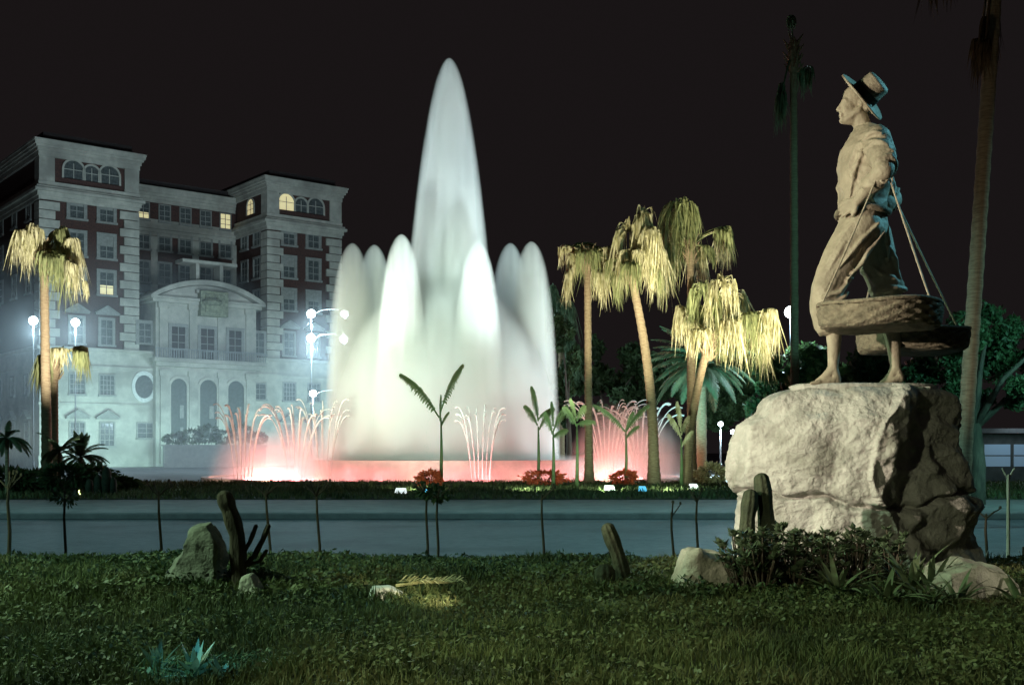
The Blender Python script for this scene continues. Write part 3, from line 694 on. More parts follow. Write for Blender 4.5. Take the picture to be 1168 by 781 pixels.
# yuccas and small palms on the left flower bed
feather_palm(68, 545, 40, 516, 18, 1.1, 'small spiky palm at the foot of the left palms', M['frond_g'], 13, .06, .15, 'plant', 'spiky_plant', .03)
feather_palm(92, 548, 41, 522, 20, 1.2, 'wider spiky plant right of the left palm trunks', M['frond_g'], 14, .06, .15, 'plant', 'spiky_plant', .03)
feather_palm(8, 552, 38, 500, 22, 1.0, 'teal lit spiky plant at the left edge of the photo', M['frond_g'], 15, .06, .15, 'plant', 'spiky_plant', .03)

# banana plants on the island
def banana(px, py0, D, leaves, label, seed, m=None, h0=None):
    r = random.Random(seed); bp = P(px, py0, D); bp.z = .15; o = empty('banana_plant', bp, 0, label, 'banana plant', 'young banana plants on the grass island')
    u = D / F; zt = EYE + (HY - (h0 or leaves[0][1])) * u - .15
    b = MB(); b.tube([(0, 0, -.1), (.02, 0, zt * .5), (0, 0, zt)], [.085, .06, .03], 8); b.build('stem', M['leafb'], o, True)
    for sx, sy, ex, ey, wd in leaves:
        s_ = Vector(((sx - px) * u, 0, EYE + (HY - sy) * u - .15)); e = Vector(((ex - px) * u, r.uniform(-.4, .4), EYE + (HY - ey) * u - .15))
        d = e - s_; side = d.cross(Vector((0, 1, 0))).normalized(); n = 22; b = MB()
        bow = Vector((0, 0, -.05 * d.length)); ps = [s_ + d * (i / n) + Vector((0, 0, .10 * d.length * math.sin(math.pi * i / n))) for i in range(n + 1)]
        b.tube(ps, [.035 * (1 - .8 * i / n) + .005 for i in range(n + 1)], 5)
        dn = d.normalized()
        for i in range(3, n):         # torn blade: separate strips each side
            for s2 in (-1, 1):
                t = i / n; wl_ = wd * .62 * u * math.sin(math.pi * min(1, t * .92 + .04)) ** .6 * r.uniform(.7, 1.05)
                q = ps[i]; tipp = q + (side * s2 * .8 + Vector((0, .5 * s2, -.45)) + dn * .25) * wl_
                b.strip([q, q.lerp(tipp, .6) + Vector((0, 0, .05)), tipp], [d.length / n * .52, d.length / n * .48, d.length / n * .15], dn)
        b.build('leaf', m or M['leafb'], o)
    return o
banana(503, 558, 46, [(501, 476, 456, 427, 12), (503, 468, 529, 416, 10), (502, 480, 503, 450, 4), (503, 486, 512, 470, 5)], 'banana plant with two long leaves in a V before the white fountain', 1, h0=476)
banana(614, 552, 47, [(613, 485, 598, 462, 9), (614, 480, 606, 440, 8), (614, 478, 633, 466, 9), (615, 490, 628, 470, 7)], 'banana plant with upright leaves right of the fountain centre', 2, h0=486)
banana(631, 552, 46, [(630, 495, 621, 470, 9), (631, 492, 647, 462, 9), (630, 500, 648, 490, 9), (631, 486, 629, 458, 6)], 'banana plant growing close beside the upright-leaved one', 3, h0=492)
banana(658, 554, 45, [(658, 486, 642, 464, 9), (658, 480, 668, 462, 10), (658, 484, 680, 482, 8), (657, 478, 650, 455, 7)], 'banana plant with dark stem before the slim palm', 4, h0=486)
banana(714, 548, 47, [(713, 492, 676, 462, 7), (714, 492, 742, 462, 8), (714, 490, 722, 470, 7), (714, 500, 730, 486, 6)], 'banana plant with bowed leaves over the red bush near the pink jets', 5, h0=492)
banana(777, 556, 46, [(777, 500, 762, 472, 7), (777, 492, 772, 458, 7), (777, 496, 788, 474, 7), (777, 510, 790, 492, 6)], 'yellowish banana plant between the two lit palm trunks', 6, M['frond'], h0=500)
# bushes whose leaf colour carries the reddish light
for px, D, rx, lab, sd in ((621, 46.5, .95, 'red-lit bush under the two banana plants', 31), (712, 47, .55, 'small red-lit bush under the bowed banana plant', 32), (490, 45, .55, 'reddish bush at the foot of the V-leaved banana plant', 33)):
    bp = P(px, 555, D); bp.z = .15
    shrub('red_lit_bush', bp, (rx, .5, .36), .16, 900, M['redleaf'], lab, 'bush', None, sd)
for px, D in ((621, 46.5), (712, 47), (490, 45)):
    spot('bush_lamp', P(px - 12, 568, D - 3), P(px, 548, D), 160, (1, .55, .35), 50)
bp = P(812, 548, 49); bp.z = .15
shrub('dry_bush', bp, (.75, .6, .48), .2, 1100, M['frond'], 'dry yellowish bush beside the leaning palm trunk', 'bush', None, 34)
# flower bed bushes at the left
for i, (px, D, rx, rz, lab) in enumerate(((12, 40, 1.0, .45, 'dark low bush at the left edge of the flower bed'), (40, 41, .9, .4, 'dark bush under the tallest left palm'), (76, 39, 1.1, .55, 'dense dark bush in the middle of the left flower bed'),
        (104, 40, .9, .5, 'dark bush beside the rounded cactus clump'), (132, 41.5, .9, .3, 'low sprawling bush at the right end of the flower bed'))):
    bp = P(px, 560, D); bp.z = .15
    shrub('bed_bush', bp, (rx, .7, rz), .2, 1300, M['leaf'], lab, 'bush', 'dark bushes in the left flower bed', 40 + i)
# clump of round cacti
o = empty('barrel_cactus', (P(112, 545, 38).x, 38, .15), 0, 'clump of dark rounded cacti right of the left palms', 'cactus')
for k, (dx, h, r_) in enumerate(((0, .7, .14), (.28, .95, .17), (-.3, .55, .13), (.5, .6, .12))):
    b = MB(); b.tube([(dx, 0, -.05), (dx, 0, h * .5), (dx, 0, h * .85), (dx, 0, h)], [r_ * .8, r_, r_ * .8, r_ * .25], 12); b.build('stem', M['cactus'], o, True)

# little floodlights in the grass
def floodbox(px, py, D, label, m, cat='floodlight', wd=.35):
    wd *= .55
    x = (px - CX) / F * D; o = empty('ground_floodlight', (x, D, .15), 0, label, cat)
    b = MB(); b.add([(-wd, -.16, .06), (wd, -.16, .06), (wd, .18, .06), (-wd, .18, .06), (-wd * .85, -.1, .19), (wd * .85, -.1, .19), (wd * .85, .16, .24), (-wd * .85, .16, .24)], [(0,3,2,1), (4,5,6,7), (0,1,5,4), (1,2,6,5), (2,3,7,6), (3,0,4,7)])
    b.build('housing', m, o); b = MB(); b.box(-wd * .8, -wd * .7, -.05, .1, -.02, .06); b.box(wd * .7, wd * .8, -.05, .1, -.02, .06); b.build('bracket', M['metal'], o)
bluem = emit('blue_lens', (.12, .62, .95), 1.0); whm = emit('white_lens', (.9, 1, .97), 1.0)
floodbox(457, 571, 38, 'white ground floodlight on the grass left of the V-leaved banana', whm)
floodbox(487, 574, 37, 'blue ground floodlight at the foot of the bush', bluem, wd=.2)
floodbox(695, 567, 41, 'white ground floodlight on the grass before the small red bush', whm)
floodbox(733, 569, 40, 'blue ground floodlight at the foot of the left-leaning palm', bluem, wd=.24)
floodbox(791, 563, 43, 'white ground floodlight at the foot of the crossing palms', whm, wd=.3)

# thin saplings and standard bushes along the near kerb
def sapling(px, py0, py1, D, label, seed, lean=0, head=True, leafy=0):
    r = random.Random(seed); bp = P(px, py0, D); bp.z = 0.02 if D > 14 else lawn_z(bp.x, D) ; o = empty('sapling', bp, 0, label, 'sapling', 'saplings along the near kerb')
    u = D / F; h = EYE + (HY - py1) * u - bp.z; ln = lean * u
    b = MB(); b.tube([(0, 0, -.05), (ln * .3 + .01, 0, h * .35), (ln * .6 - .01, 0, h * .7), (ln, 0, h * .93)], [.022, .018, .015, .012], 6); b.build('trunk', M['bark'], o)
    b = MB(); t0 = Vector((ln, 0, h * .9))
    for k in range(7 if head else 3):
        a = r.uniform(0, 6.28); q = t0 + Vector((math.cos(a) * .09, math.sin(a) * .09, .05)); e = q + Vector((math.cos(a) * .07, math.sin(a) * .07, r.uniform(.02, .1)))
        b.tube([t0 - Vector((0, 0, .03)), q, e], [.01, .008, .006], 5)
        b.tube([e, e + Vector((0, 0, .03))], [.018, .012], 5)
    b.build('branches', M['bark'], o)
    if leafy: leafcloud('leaves', blobpts(leafy, (ln, 0, h * .93), (.16, .16, .11), seed), .06, M['leaf'], o, seed)
for i, a in enumerate(((10, 680, 545, 11.5, 'thickest sapling, at the left edge of the photo', 0, 1, 0), (74, 632, 560, 13.9, 'leafy sapling below the left palms', 0, 1, 160), (184, 638, 552, 13.8, 'sapling with a small bare head left of the standing slab', -3, 1, 0),
        (309, 640, 552, 13.6, 'sapling with forked twigs right of the dark stump', -6, 1, 0), (365, 640, 552, 13.6, 'sapling with forked twigs left of the pool centre', -4, 1, 0), (487, 642, 552, 13.6, 'left one of the paired saplings with a leafy head', 0, 1, 120),
        (499, 642, 556, 13.5, 'right one of the paired saplings with a leafy head', 0, 1, 240), (620, 642, 556, 13.7, 'single sapling before the red bush on the island', -2, 0, 0), (768, 640, 578, 13.7, 'short bare sapling left of the white boulder', -2, 0, 0), (795, 640, 560, 13.8, 'slender bare sapling right behind the white boulder', 0, 0, 0),
        (1125, 640, 580, 13.7, 'dark thin sapling right of the big boulder', 0, 0, 0))):
    sapling(a[0], a[1], a[2], a[3], a[4], 60 + i, a[5], a[6], a[7])
o = empty('white_post', (P(1150, 650, 12.6).x, 12.6, .4), 0, 'thin pale post with forked top at the right edge', 'post')
h = 1.0; b = MB(); b.tube([(0, 0, -.1), (0, 0, .95)], [.022, .018], 8); b.build('shaft', M['white'], o)
b = MB(); b.tube([(0, 0, .9), (-.07, 0, 1.02)], [.012, .01], 6); b.tube([(0, 0, .9), (.07, 0, 1.02)], [.012, .01], 6); b.build('fork', M['white'], o)
o = empty('wire_fence', (P(1118, 650, 13.2).x, 13.2, .22), 0, 'low zigzag wire fence right of the big boulder', 'fence')
b = MB(); zz = [(k * .09, 0, .02 + .22 * (k % 2)) for k in range(12)]; b.tube(zz, .006, 4); b.build('wire', M['metal'], o)
b = MB(); [b.tube([(x, 0, -.2), (x, 0, .28)], .012, 5) for x in (0, .5, .99)]; b.build('stakes', M['bark'], o)

# ------------------------------------------------------------ background trees
def tree(px, D, base_z, h, clumps, label, m, seed, lsize=.35, tr=.22):
    r = random.Random(seed); bp = Vector(((px - CX) / F * D, D, base_z)); o = empty('broadleaf_tree', bp, 0, label, 'tree', 'dark trees behind the square')
    u = D / F; b = MB(); fork = h * .4
    b.tube([(0, 0, -.2), (.1, 0, fork * .5), (0, 0, fork)], [tr * 1.4, tr, tr * .8], 9)
    for (cx, cy, rx, rz) in clumps:
        c = Vector(((cx - px) * u, r.uniform(-1, 1), EYE + (HY - cy) * u - base_z)); b.tube([(0, 0, fork * .95), Vector((c.x * .45, c.y * .5, fork + (c.z - fork) * .6)), c], [tr * .6, tr * .35, .04], 6)
    b.build('trunk', M['bark'], o, True)
    pts = []
    for i, (cx, cy, rx, rz) in enumerate(clumps):
        c = ((cx - px) * u, r.uniform(-1.5, 1.5), EYE + (HY - cy) * u - base_z)
        for j in range(7):       # sub-clumps
            v = Vector((r.gauss(0, 1), r.gauss(0, 1), r.gauss(0, 1))).normalized()
            cc = (c[0] + v.x * rx * u * .62, c[1] + v.y * rx * u * .62, c[2] + v.z * rz * u * .62)
            pts.append(blobpts(int(430), cc, (rx * u * .42, rx * u * .42, rz * u * .38), seed + i * 13 + j, .2))
    leafcloud('crown', np.concatenate(pts), lsize, m, o, seed)
    return o
tree(1112, 32, 0, 6, [(1085, 400, 40, 40), (1130, 380, 45, 40), (1165, 400, 40, 45), (1060, 440, 38, 30), (1110, 440, 40, 34), (1150, 450, 36, 26), (1195, 430, 40, 60)], 'leafy green tree behind the boulder at the right edge', M['leaf'], 71, .17, .2)
tree(1040, 36, 0, 6, [(1010, 420, 42, 34), (1050, 400, 40, 40), (985, 440, 34, 26), (1030, 450, 40, 26)], 'dark tree right behind the statue legs', M['leaf'], 72, .2, .2)
tree(905, 60, 0, 6, [(885, 430, 30, 30), (920, 420, 36, 34), (950, 440, 32, 26), (880, 470, 30, 30), (930, 470, 30, 30)], 'dark tree behind the street lamp left of the statue', M['leaf'], 73, .45, .25)
tree(690, 104, 0, 10, [(650, 430, 26, 40), (680, 420, 30, 40), (720, 430, 32, 40), (700, 470, 40, 30)], 'dark tree beyond the slim palm', M['leaf'], 74, .7, .3)
tree(800, 104, 0, 10, [(760, 430, 32, 34), (800, 440, 36, 30), (840, 430, 32, 34), (830, 470, 36, 26)], 'dark tree beyond the feather palm', M['leaf'], 75, .7, .3)
tree(648, 80, 0, 10, [(640, 380, 14, 26), (650, 420, 16, 30), (644, 460, 16, 30)], 'slender greenish tree at the right edge of the spray', M['leaf'], 76, .45, .2)
# pale lit kiosk at the right
k = empty('pavilion', ((1150 - CX) / F * 62, 62, 0), 0, 'low pale lit pavilion with horizontal bands behind the right trees', 'pavilion')
b = MB(); b.box(-3.2, 7, 0, 6, 0, 2.6); b.build('wall', M['pave'], k)
b = MB(); b.box(-3.6, 7.4, -.9, 6.2, 2.602, 2.85); b.build('roof', M['pave'], k)
gl = emit('lit_glass', (.45, .66, .85), .12)
for i in range(6):
    b = MB(); b.box(-2.9 + i * 1.6, -1.5 + i * 1.6, -.04, -.003, .8, 2.0); f_ = b.build('window', gl, k); b = MB(); b.box(-2.9 + i * 1.6, -1.5 + i * 1.6, -.06, -.042, 1.36, 1.42); b.build('glazing_bar', M['metal'], f_)
point('pavilion_light', ((1150 - CX) / F * 62, 60, 3.0), 40, (.6, .8, 1), .3)
# ------------------------------------------------------------ the big boulder
DS = 10.6; U = DS / F
def sx_(px): return (px - CX) * U
def sz_(py): return EYE + (HY - py) * U
prof = [(441,905,1070,1012),(447,885,1082,1008),(458,868,1088,1003),(472,858,1093,994),(484,838,1096,985),(500,834,1101,978),(520,835,1106,974),(545,836,1110,970),(562,842,1111,975),(572,848,1112,985),(584,846,1113,994),(605,840,1115,1003),(640,842,1118,1020),(668,845,1120,1030)]
def lerp_prof(py):
    for a, c in zip(prof, prof[1:]):
        if a[0] <= py <= c[0]:
            t = (py - a[0]) / (c[0] - a[0]); return [a[i] + (c[i] - a[i]) * t for i in range(4)]
    return list(prof[-1] if py > prof[-1][0] else prof[0])
ox, oy, oz = sx_(985), DS, sz_(441)
nr, ns = 230, 380; V = []; rowsn = []
for i in range(nr + 1):
    py = 668 - (668 - 441) * i / nr; _, xl, xr, xe = lerp_prof(py)
    xl, xr, xe = (sx_(xl) - ox), (sx_(xr) - ox), (sx_(xe) - ox); z = sz_(py) - oz
    dpt = .62 if py > 480 else .62 - .25 * (480 - py) / 39
    poly = [(xl, .15), (xl + .10, -.22), ((xl + xe) * .5, -dpt * .78), (xe, -dpt), (xe + .35, -dpt * .62), (xr - .12, -.08), (xr, .25), (xr - .3, .75), (0, 1.05), (xl + .3, .75)]
    L_ = [0]
    for a, c in zip(poly, poly[1:] + poly[:1]): L_.append(L_[-1] + math.dist(a, c))
    for j in range(ns):
        s_ = L_[-1] * j / ns
        for k in range(len(poly)):
            if L_[k] <= s_ <= L_[k+1]: break
        t = (s_ - L_[k]) / (L_[k+1] - L_[k]); a = poly[k]; c = poly[(k+1) % len(poly)]
        x, y = a[0] + (c[0]-a[0])*t, a[1] + (c[1]-a[1])*t
        q = Vector((x, y, z)); dirn = Vector((x, y - .2, 0)).normalized()
        d = .10 * mnoise.noise(q * 1.7 + Vector((5, 2, 1))) + .035 * mnoise.noise(q * 3.8) + .012 * (1 - 2 * abs(mnoise.noise(q * 9))) + .007 * mnoise.noise(q * 20) + .006 * mnoise.noise(q * 42)
        vd = mnoise.voronoi(q * 3.1)[0]; d += .05 * (vd[1] - vd[0]) - .02
        if x > xe - .02 and y < .6:
            vd = mnoise.voronoi(q * 2.6 + Vector((3, 3, 3)))[0]; d += .22 * (vd[0]) - .07 + .05 * mnoise.noise(q * 7)
        crack = abs((py - 569) - 8 * math.sin(x * 3.2 + 1) - 14 * mnoise.noise(Vector((x * 2.2, y * 2.2, 0))) - 4 * mnoise.noise(Vector((x * 9, y * 9, 4)))); d -= .10 * math.exp(-(crack / (2.2 + 3 * abs(mnoise.noise(Vector((x * 4, y * 4, 9)))))) ** 2)
        edge = max(0, (455 - py) / 14); 
        x += dirn.x * d - dirn.x * .10 * edge ** 2; y += dirn.y * d - dirn.y * .10 * edge ** 2
        V.append((x, y, z + .02 * mnoise.noise(q * 3)))
b = MB(); b.v = V
for i in range(nr):
    for j in range(ns):
        j2 = (j+1) % ns; b.f.append((i*ns+j, i*ns+j2, (i+1)*ns+j2, (i+1)*ns+j))
# top cap: rings shrinking to the centre
top = [Vector(v) for v in V[nr*ns:]]; cen = sum(top, Vector()) / ns; base = nr * ns; prev = base
for t in (.12, .3, .5, .7, .88):
    st = len(b.v)
    for v in top:
        p = v.lerp(cen, t); p.z = v.z * (1 - t) + .012 + .035 * mnoise.noise(p * 3.5) * min(1, t * 3) + .015 * mnoise.noise(p * 10); b.v.append(tuple(p))
    for j in range(ns):
        j2 = (j+1) % ns; b.f.append((prev+j, prev+j2, st+j2, st+j))
    prev = st
b.v.append(tuple(cen + Vector((0, 0, .012)))); ci = len(b.v) - 1
for j in range(ns): b.f.append((prev+j, prev+(j+1) % ns, ci))
rk = b.build('boulder', M['rock'], None, True); rk.location = (ox, oy, oz)
tag(rk, 'huge rough boulder carrying the statue, pale on the left, dark on the right', 'boulder')

def rock(px, py0, D, pts_px, thick, label, m, seed, nn=.05):
    """angular rock: convex hull of outline points at front and back, then subdivided and roughened"""
    u = D / F; bx0 = (px - CX) * u; gz = lawn_z(bx0, D); zb = EYE + (HY - py0) * u
    bm = bmesh.new(); r = random.Random(seed)
    for (x, y) in pts_px:
        X = (x - px) * u; Z = EYE + (HY - y) * u - gz
        bm.verts.new((X * .82, -thick * r.uniform(.35, .6), Z * .93)); bm.verts.new((X, r.uniform(-.1, .1) * thick, Z)); bm.verts.new((X * .8, thick * r.uniform(.35, .6), Z * .9))
    g = bmesh.ops.convex_hull(bm, input=bm.verts); 
    bmesh.ops.delete(bm, geom=list({v for v in g['geom_interior'] if isinstance(v, bmesh.types.BMVert)} | {v for v in g['geom_unused'] if isinstance(v, bmesh.types.BMVert)}), context='VERTS')
    bmesh.ops.triangulate(bm, faces=bm.faces)
    for _ in range(4): bmesh.ops.subdivide_edges(bm, edges=[e for e in bm.edges if e.calc_length() > .03], cuts=1, use_grid_fill=True); bmesh.ops.triangulate(bm, faces=bm.faces)
    bmesh.ops.smooth_vert(bm, verts=bm.verts, factor=.5, use_axis_x=True, use_axis_y=True, use_axis_z=True)
    bm.normal_update()
    for v in bm.verts:
        q = v.co * 1.0; vd = mnoise.voronoi(q * 5)[0]
        v.co += v.normal * (nn * mnoise.noise(q * 4 + Vector((seed, 0, 0))) + nn * .4 * mnoise.noise(q * 12) + nn * .5 * (vd[1] - vd[0] - .2))
    me = bpy.data.meshes.new('rock'); bm.to_mesh(me); bm.free(); me.materials.append(m)
    me.polygons.foreach_set('use_smooth', [True] * len(me.polygons))
    o = new_obj('rock', me); o.location = (bx0, D, gz); return tag(o, label, 'rock')
rock(800, 690, 9.0, [(768, 690), (766, 665), (778, 625), (790, 622), (828, 634), (842, 650), (836, 700), (770, 700)], .45, 'pale angular rock left of the big boulder behind the dark cacti', M['rock2'], 81)
rock(1108, 690, 8.6, [(1054, 660), (1060, 648), (1095, 638), (1130, 642), (1160, 660), (1170, 690), (1062, 700), (1056, 680)], .5, 'pale rounded rock at the right below the big boulder', M['rock2'], 82)
rock(232, 690, 9.4, [(190, 655), (200, 640), (222, 600), (243, 593), (256, 612), (262, 680), (255, 700), (195, 690)], .4, 'tall grey standing slab of rock on the left lawn', mat('grey_slab', (.26, .27, .22), (.12, .12, .10), .9, 4, .8, 15), 83)
rock(283, 690, 8.8, [(268, 688), (274, 658), (288, 652), (300, 670), (303, 692), (270, 696)], .2, 'small pale rock beside the dark stump on the left', M['rock2'], 84, .02)
rock(1010, 716, 8.3, [(972, 716), (980, 702), (1010, 696), (1036, 703), (1044, 722), (976, 722)], .3, 'flat pale stone among the agaves', M['rock2'], 85, .02)
rock(172, 675, 10.2, [(160, 672), (170, 664), (184, 668), (186, 682), (160, 682)], .2, 'small low grey stone left of the standing slab', M['rock2'], 86, .02)
rock(448, 690, 8.5, [(416, 690), (424, 668), (445, 668), (466, 680), (486, 686), (430, 696)], .15, 'small creamy stone lying alone on the lawn', M['white'], 87, .015)
bp = P(485, 684, 8.6); bp.z = lawn_z(bp.x, 8.6) + .06
o = empty('dry_frond', bp, 0, 'dry yellow palm leaf lying on the lawn beside the creamy stone', 'leaf')
b = MB(); b.tube([(-.22, 0, .03), (0, 0, .06), (.22, .03, .05)], .012, 5)
for k in range(44):
    x = -.2 + .45 * k / 44; s_ = 1 if k % 2 else -1; p0 = Vector((x, 0, .06)); e = p0 + Vector((.09, s_ * .09, rng.uniform(-.02, .06))); b.strip([p0, p0.lerp(e, .5) + Vector((0,0,.02)), e], [.006, .007, .002], Vector((1, 0, 0)))
b.build('leaflets', M['frond'], o)
spot('stone_fill_light', (-.2, 7.2, .75), (bp.x - .15, bp.y, .56), 120, (1, .95, .6), 26, .9, .04)  # added light with no fixture, brightens the creamy stone and dry leaf

# ------------------------------------------------------------ cacti and stumps
def column(px_pts, D, rad, label, name='column_cactus', m=None, cat='cactus', ribs=9, z_sink=.05, extra=None, group=None):
    u = D / F; x0 = (px_pts[0][0] - CX) * u; gz = lawn_z(x0, D); o = empty(name, (x0, D, gz), 0, label, cat, group)
    def grow(pp, rr, nm='stem'):
        pts = [Vector(((x - px_pts[0][0]) * u, .0, EYE + (HY - y) * u - gz)) for x, y in pp]
        sm = []; 
        for a, c in zip(pts, pts[1:]):
            for t in range(5): sm.append(a.lerp(c, t / 5))
        sm.append(pts[-1]); e = (pts[-1] - pts[-2]).normalized(); n = len(sm); rr_ = [rr * u * (1 + .07 * math.sin(i * 1.1)) for i in range(n)]
        for k in (0.45, .75, .93, 1.0): sm.append(pts[-1] + e * rr * u * k); rr_.append(rr * u * math.sqrt(max(0.01, 1 - k * k)))
        b = MB(); b.tube(sm, rr_, ribs * 4)
        sg = ribs * 4
        for i in range(len(sm)):       # ribs
            for k in range(sg):
                v = Vector(b.v[i*sg+k]); c = sm[i]; b.v[i*sg+k] = tuple(c + (v - c) * (1 + .09 * math.cos(k * math.pi / 2)))
        b.build(nm, m or M['cactus'], o, True)
    grow(px_pts, rad)
    for e in (extra or []): grow(e[0], e[1])
    return o
column([(878, 662), (877, 620), (873, 580), (869, 548)], 9.5, 9, 'taller dark column cactus in front of the boulder')
column([(850, 668), (851, 630), (853, 590), (856, 566)], 9.4, 8.5, 'shorter dark column cactus left of the taller one')
column([(716, 688), (712, 660), (704, 630), (694, 604)], 9.3, 8, 'dark cactus stem leaning left beside the pale angular rock')
column([(690, 700), (690, 655)], 9.1, 12, 'broad dark stump left of the leaning cactus', 'cactus_stump')
column([(735, 700), (734, 668)], 9.0, 9, 'low dark stump right of the leaning cactus', 'cactus_stump')
column([(272, 692), (272, 650), (270, 610), (262, 584), (256, 568)], 9.25, 9, 'crooked dark trunk leaning over the standing slab', 'bare_trunk', M['bark'], 'trunk', 5, extra=[([(274, 650), (290, 634), (300, 615), (306, 600)], 3), ([(280, 645), (296, 640), (304, 628)], 2), ([(272, 640), (285, 618), (292, 600)], 2.5)])
# ------------------------------------------------------------ leafy plants
def rosette(px, py, D, n, L_, wd, label, m, seed, name='leafy_plant', cat='plant', group=None, curve=.5, el=(.2, 1.4), zoff=0):
    r = random.Random(seed); x = (px - CX) * D / F; gz = lawn_z(x, D) + zoff; b = MB()
    for k in range(n):
        a = k * 2.399 + r.uniform(-.3, .3); e = r.uniform(*el); v = Vector((math.cos(a) * math.cos(e), math.sin(a) * math.cos(e), math.sin(e))); p = Vector((0, 0, 0)); ps = [Vector(p)]; l = L_ * r.uniform(.65, 1.1); N_ = 7
        for i in range(N_): p = p + v * (l / N_); v = (v + Vector((0, 0, -1)) * curve / N_ * 1.3).normalized(); ps.append(Vector(p))
        sd = Vector((-math.sin(a), math.cos(a), r.uniform(-.2, .2))).normalized(); ws = [wd * f for f in (.7, .95, 1, .98, .85, .62, .32, .02)]
        base = len(b.v)
        for q, w_ in zip(ps, ws):      # V-shaped, thick blade: 3 points across
            b.v += [tuple(q - sd * w_), tuple(q - Vector((0, 0, w_ * .35))), tuple(q + sd * w_)]
        for i in range(N_):
            c = base + 3*i; b.f += [(c, c+1, c+4, c+3), (c+1, c+2, c+5, c+4)]
    o = b.build(name, m, None, True); o.location = (x, D, gz - .01); return tag(o, label, cat, group)
ag = (('agave with long pale blades before the right rock', 1092, 8.15, .27), ('agave with arching blades left of the right rock', 1040, 8.8, .42), ('low agave beside the flat pale stone', 955, 8.5, .36), ('agave at the right edge of the photo', 1162, 8.2, .30), ('small agave in front of the flat pale stone', 1010, 8.2, .30), ('agave with a leaning tall blade on the right rock', 1062, 8.6, .42), ('agave between the flat stone and the right agaves', 1060, 8.1, .27))
for i, (lab, px, D, L_) in enumerate(ag):
    rosette(px, 0, D, 30, L_ * 1.25, .024, lab, M['agave'], 90 + i, 'agave', 'agave', 'agaves round the right rocks', .8, (.1, 1.25))
M['jade'] = mat('jade_leaf', (.10, .14, .075), (.045, .065, .035), .4, 3, spec=.5)
jl = [(846, 9.05, 'just left of the shorter cactus'), (866, 8.95, 'between and before the two cacti'), (890, 9.1, 'right of the taller cactus'), (915, 9.35, 'before the pale boulder face, first past the cactus'), (938, 9.4, 'before the pale boulder face, in the middle'), (962, 9.45, 'below the crack edge of the boulder'), (988, 9.5, 'where the boulder turns dark'), (1015, 9.4, 'before the dark boulder face'), (905, 8.8, 'low in front, right of the cacti'), (940, 8.85, 'low in front of the boulder centre'), (975, 8.9, 'low in front of the dark boulder face'), (848, 8.7, 'lowest, at the foot of the shorter cactus'), (870, 8.65, 'lowest, below the taller cactus')]
def jade(px, D, label, seed, S_=1.35):
    r = np.random.RandomState(seed); x = (px - CX) * D / F; o = empty('jade_plant', (x, D, lawn_z(x, D)), 0, label, 'succulent', 'leafy succulents before the boulder')
    q = random.Random(seed); b = MB(); s = MB()
    for k in range(26):
        a = q.uniform(0, 6.28); rr = q.uniform(0, .13); h = q.uniform(.10, .36) * (1 - rr * 2); c = Vector((math.cos(a) * rr, math.sin(a) * rr, h)) * S_; s.tube([(c.x * .3, c.y * .3, 0), c], [.008, .005], 4)
        for j in range(9):
            aa = j * 2.4; e = q.uniform(0, 1.1); v = Vector((math.cos(aa) * math.cos(e), math.sin(aa) * math.cos(e), math.sin(e))); sd = v.cross(Vector((0, 0, 1))).normalized(); up = sd.cross(v)
            l = q.uniform(.05, .085); w_ = l * .33; base = len(b.v)
            b.v += [tuple(c), tuple(c + v*l*.5 - sd*w_), tuple(c + v*l*.55 + up*w_*.3), tuple(c + v*l*.5 + sd*w_), tuple(c + v*l), tuple(c + v*l*.5 - up*w_*.3)]
            b.f += [(base, base+1, base+2), (base, base+2, base+3), (base+1, base+4, base+2), (base+2, base+4, base+3), (base, base+5, base+1), (base+5, base+4, base+1), (base, base+3, base+5), (base+5, base+3, base+4)]
    b.build('leaves', M['jade'], o); s.build('stems', M['bark'], o)
for i, (px, D, lab) in enumerate(jl): jade(px, D, 'succulent plant ' + lab, 110 + i)
# cyan lit plants at the bottom edge
M['cyanp'] = mat('pale_leaf', (.30, .42, .34), (.14, .22, .18), .5, 6, transl=.2)
rosette(180, 0, 5.75, 18, .19, .02, 'small cyan lit plant at the bottom left', M['cyanp'], 140, curve=.4)
rosette(222, 0, 5.6, 24, .20, .022, 'brighter cyan lit plant near the bottom edge', M['cyanp'], 141, curve=.4)
rosette(252, 0, 5.5, 14, .15, .018, 'smallest cyan lit plant, right of the brighter one', M['cyanp'], 142, curve=.4)
spot('cyan_lamp', (-2.3, 4.9, 1.4), (-1.6, 5.62, .6), 60, (.20, .85, 1.0), 24, .8, .03)
for i, (px, D, lab) in enumerate(((792, 8.3, 'bluish'), (812, 7.6, 'bluish'))): pass
# dense ground cover strip at the far edge of the lawn, and patches round the rocks
def cover(name, spots_, label, m, seed, size=.055, kind='stuff'):
    q = np.random.RandomState(seed); pts = []
    for x, y, r_, h, n in spots_:
        a = q.uniform(0, 6.28, n); rr = r_ * np.sqrt(q.uniform(0, 1, n)); X = x + rr*np.cos(a); Y = y + rr*np.sin(a)
        Z = np.array([lawn_z(i, j) for i, j in zip(X, Y)]) + h * q.uniform(0.05, 1, n) * (1 - (rr / r_) ** 2 * .7); pts.append(np.stack([X, Y, Z], 1))
    o = leafcloud(name, np.concatenate(pts), size, m, None, seed, .4, -.2); return tag(o, label, 'ground cover', kind=kind)
q = random.Random(5); sp = []
for k in range(260):
    y = q.uniform(11.0, 12.6); sp.append((q.uniform(-.47, .2) * y, y, q.uniform(.12, .26), q.uniform(.05, .12), 110))
for k in range(80):
    y = q.uniform(10.2, 11.6); sp.append((q.uniform(-.47, .2) * y, y, q.uniform(.12, .26), q.uniform(.05, .15), 80))
for k in range(60):
    y = q.uniform(10.6, 12.6); sp.append((q.uniform(.12, .47) * y, y, q.uniform(.12, .3), q.uniform(.05, .14), 110))
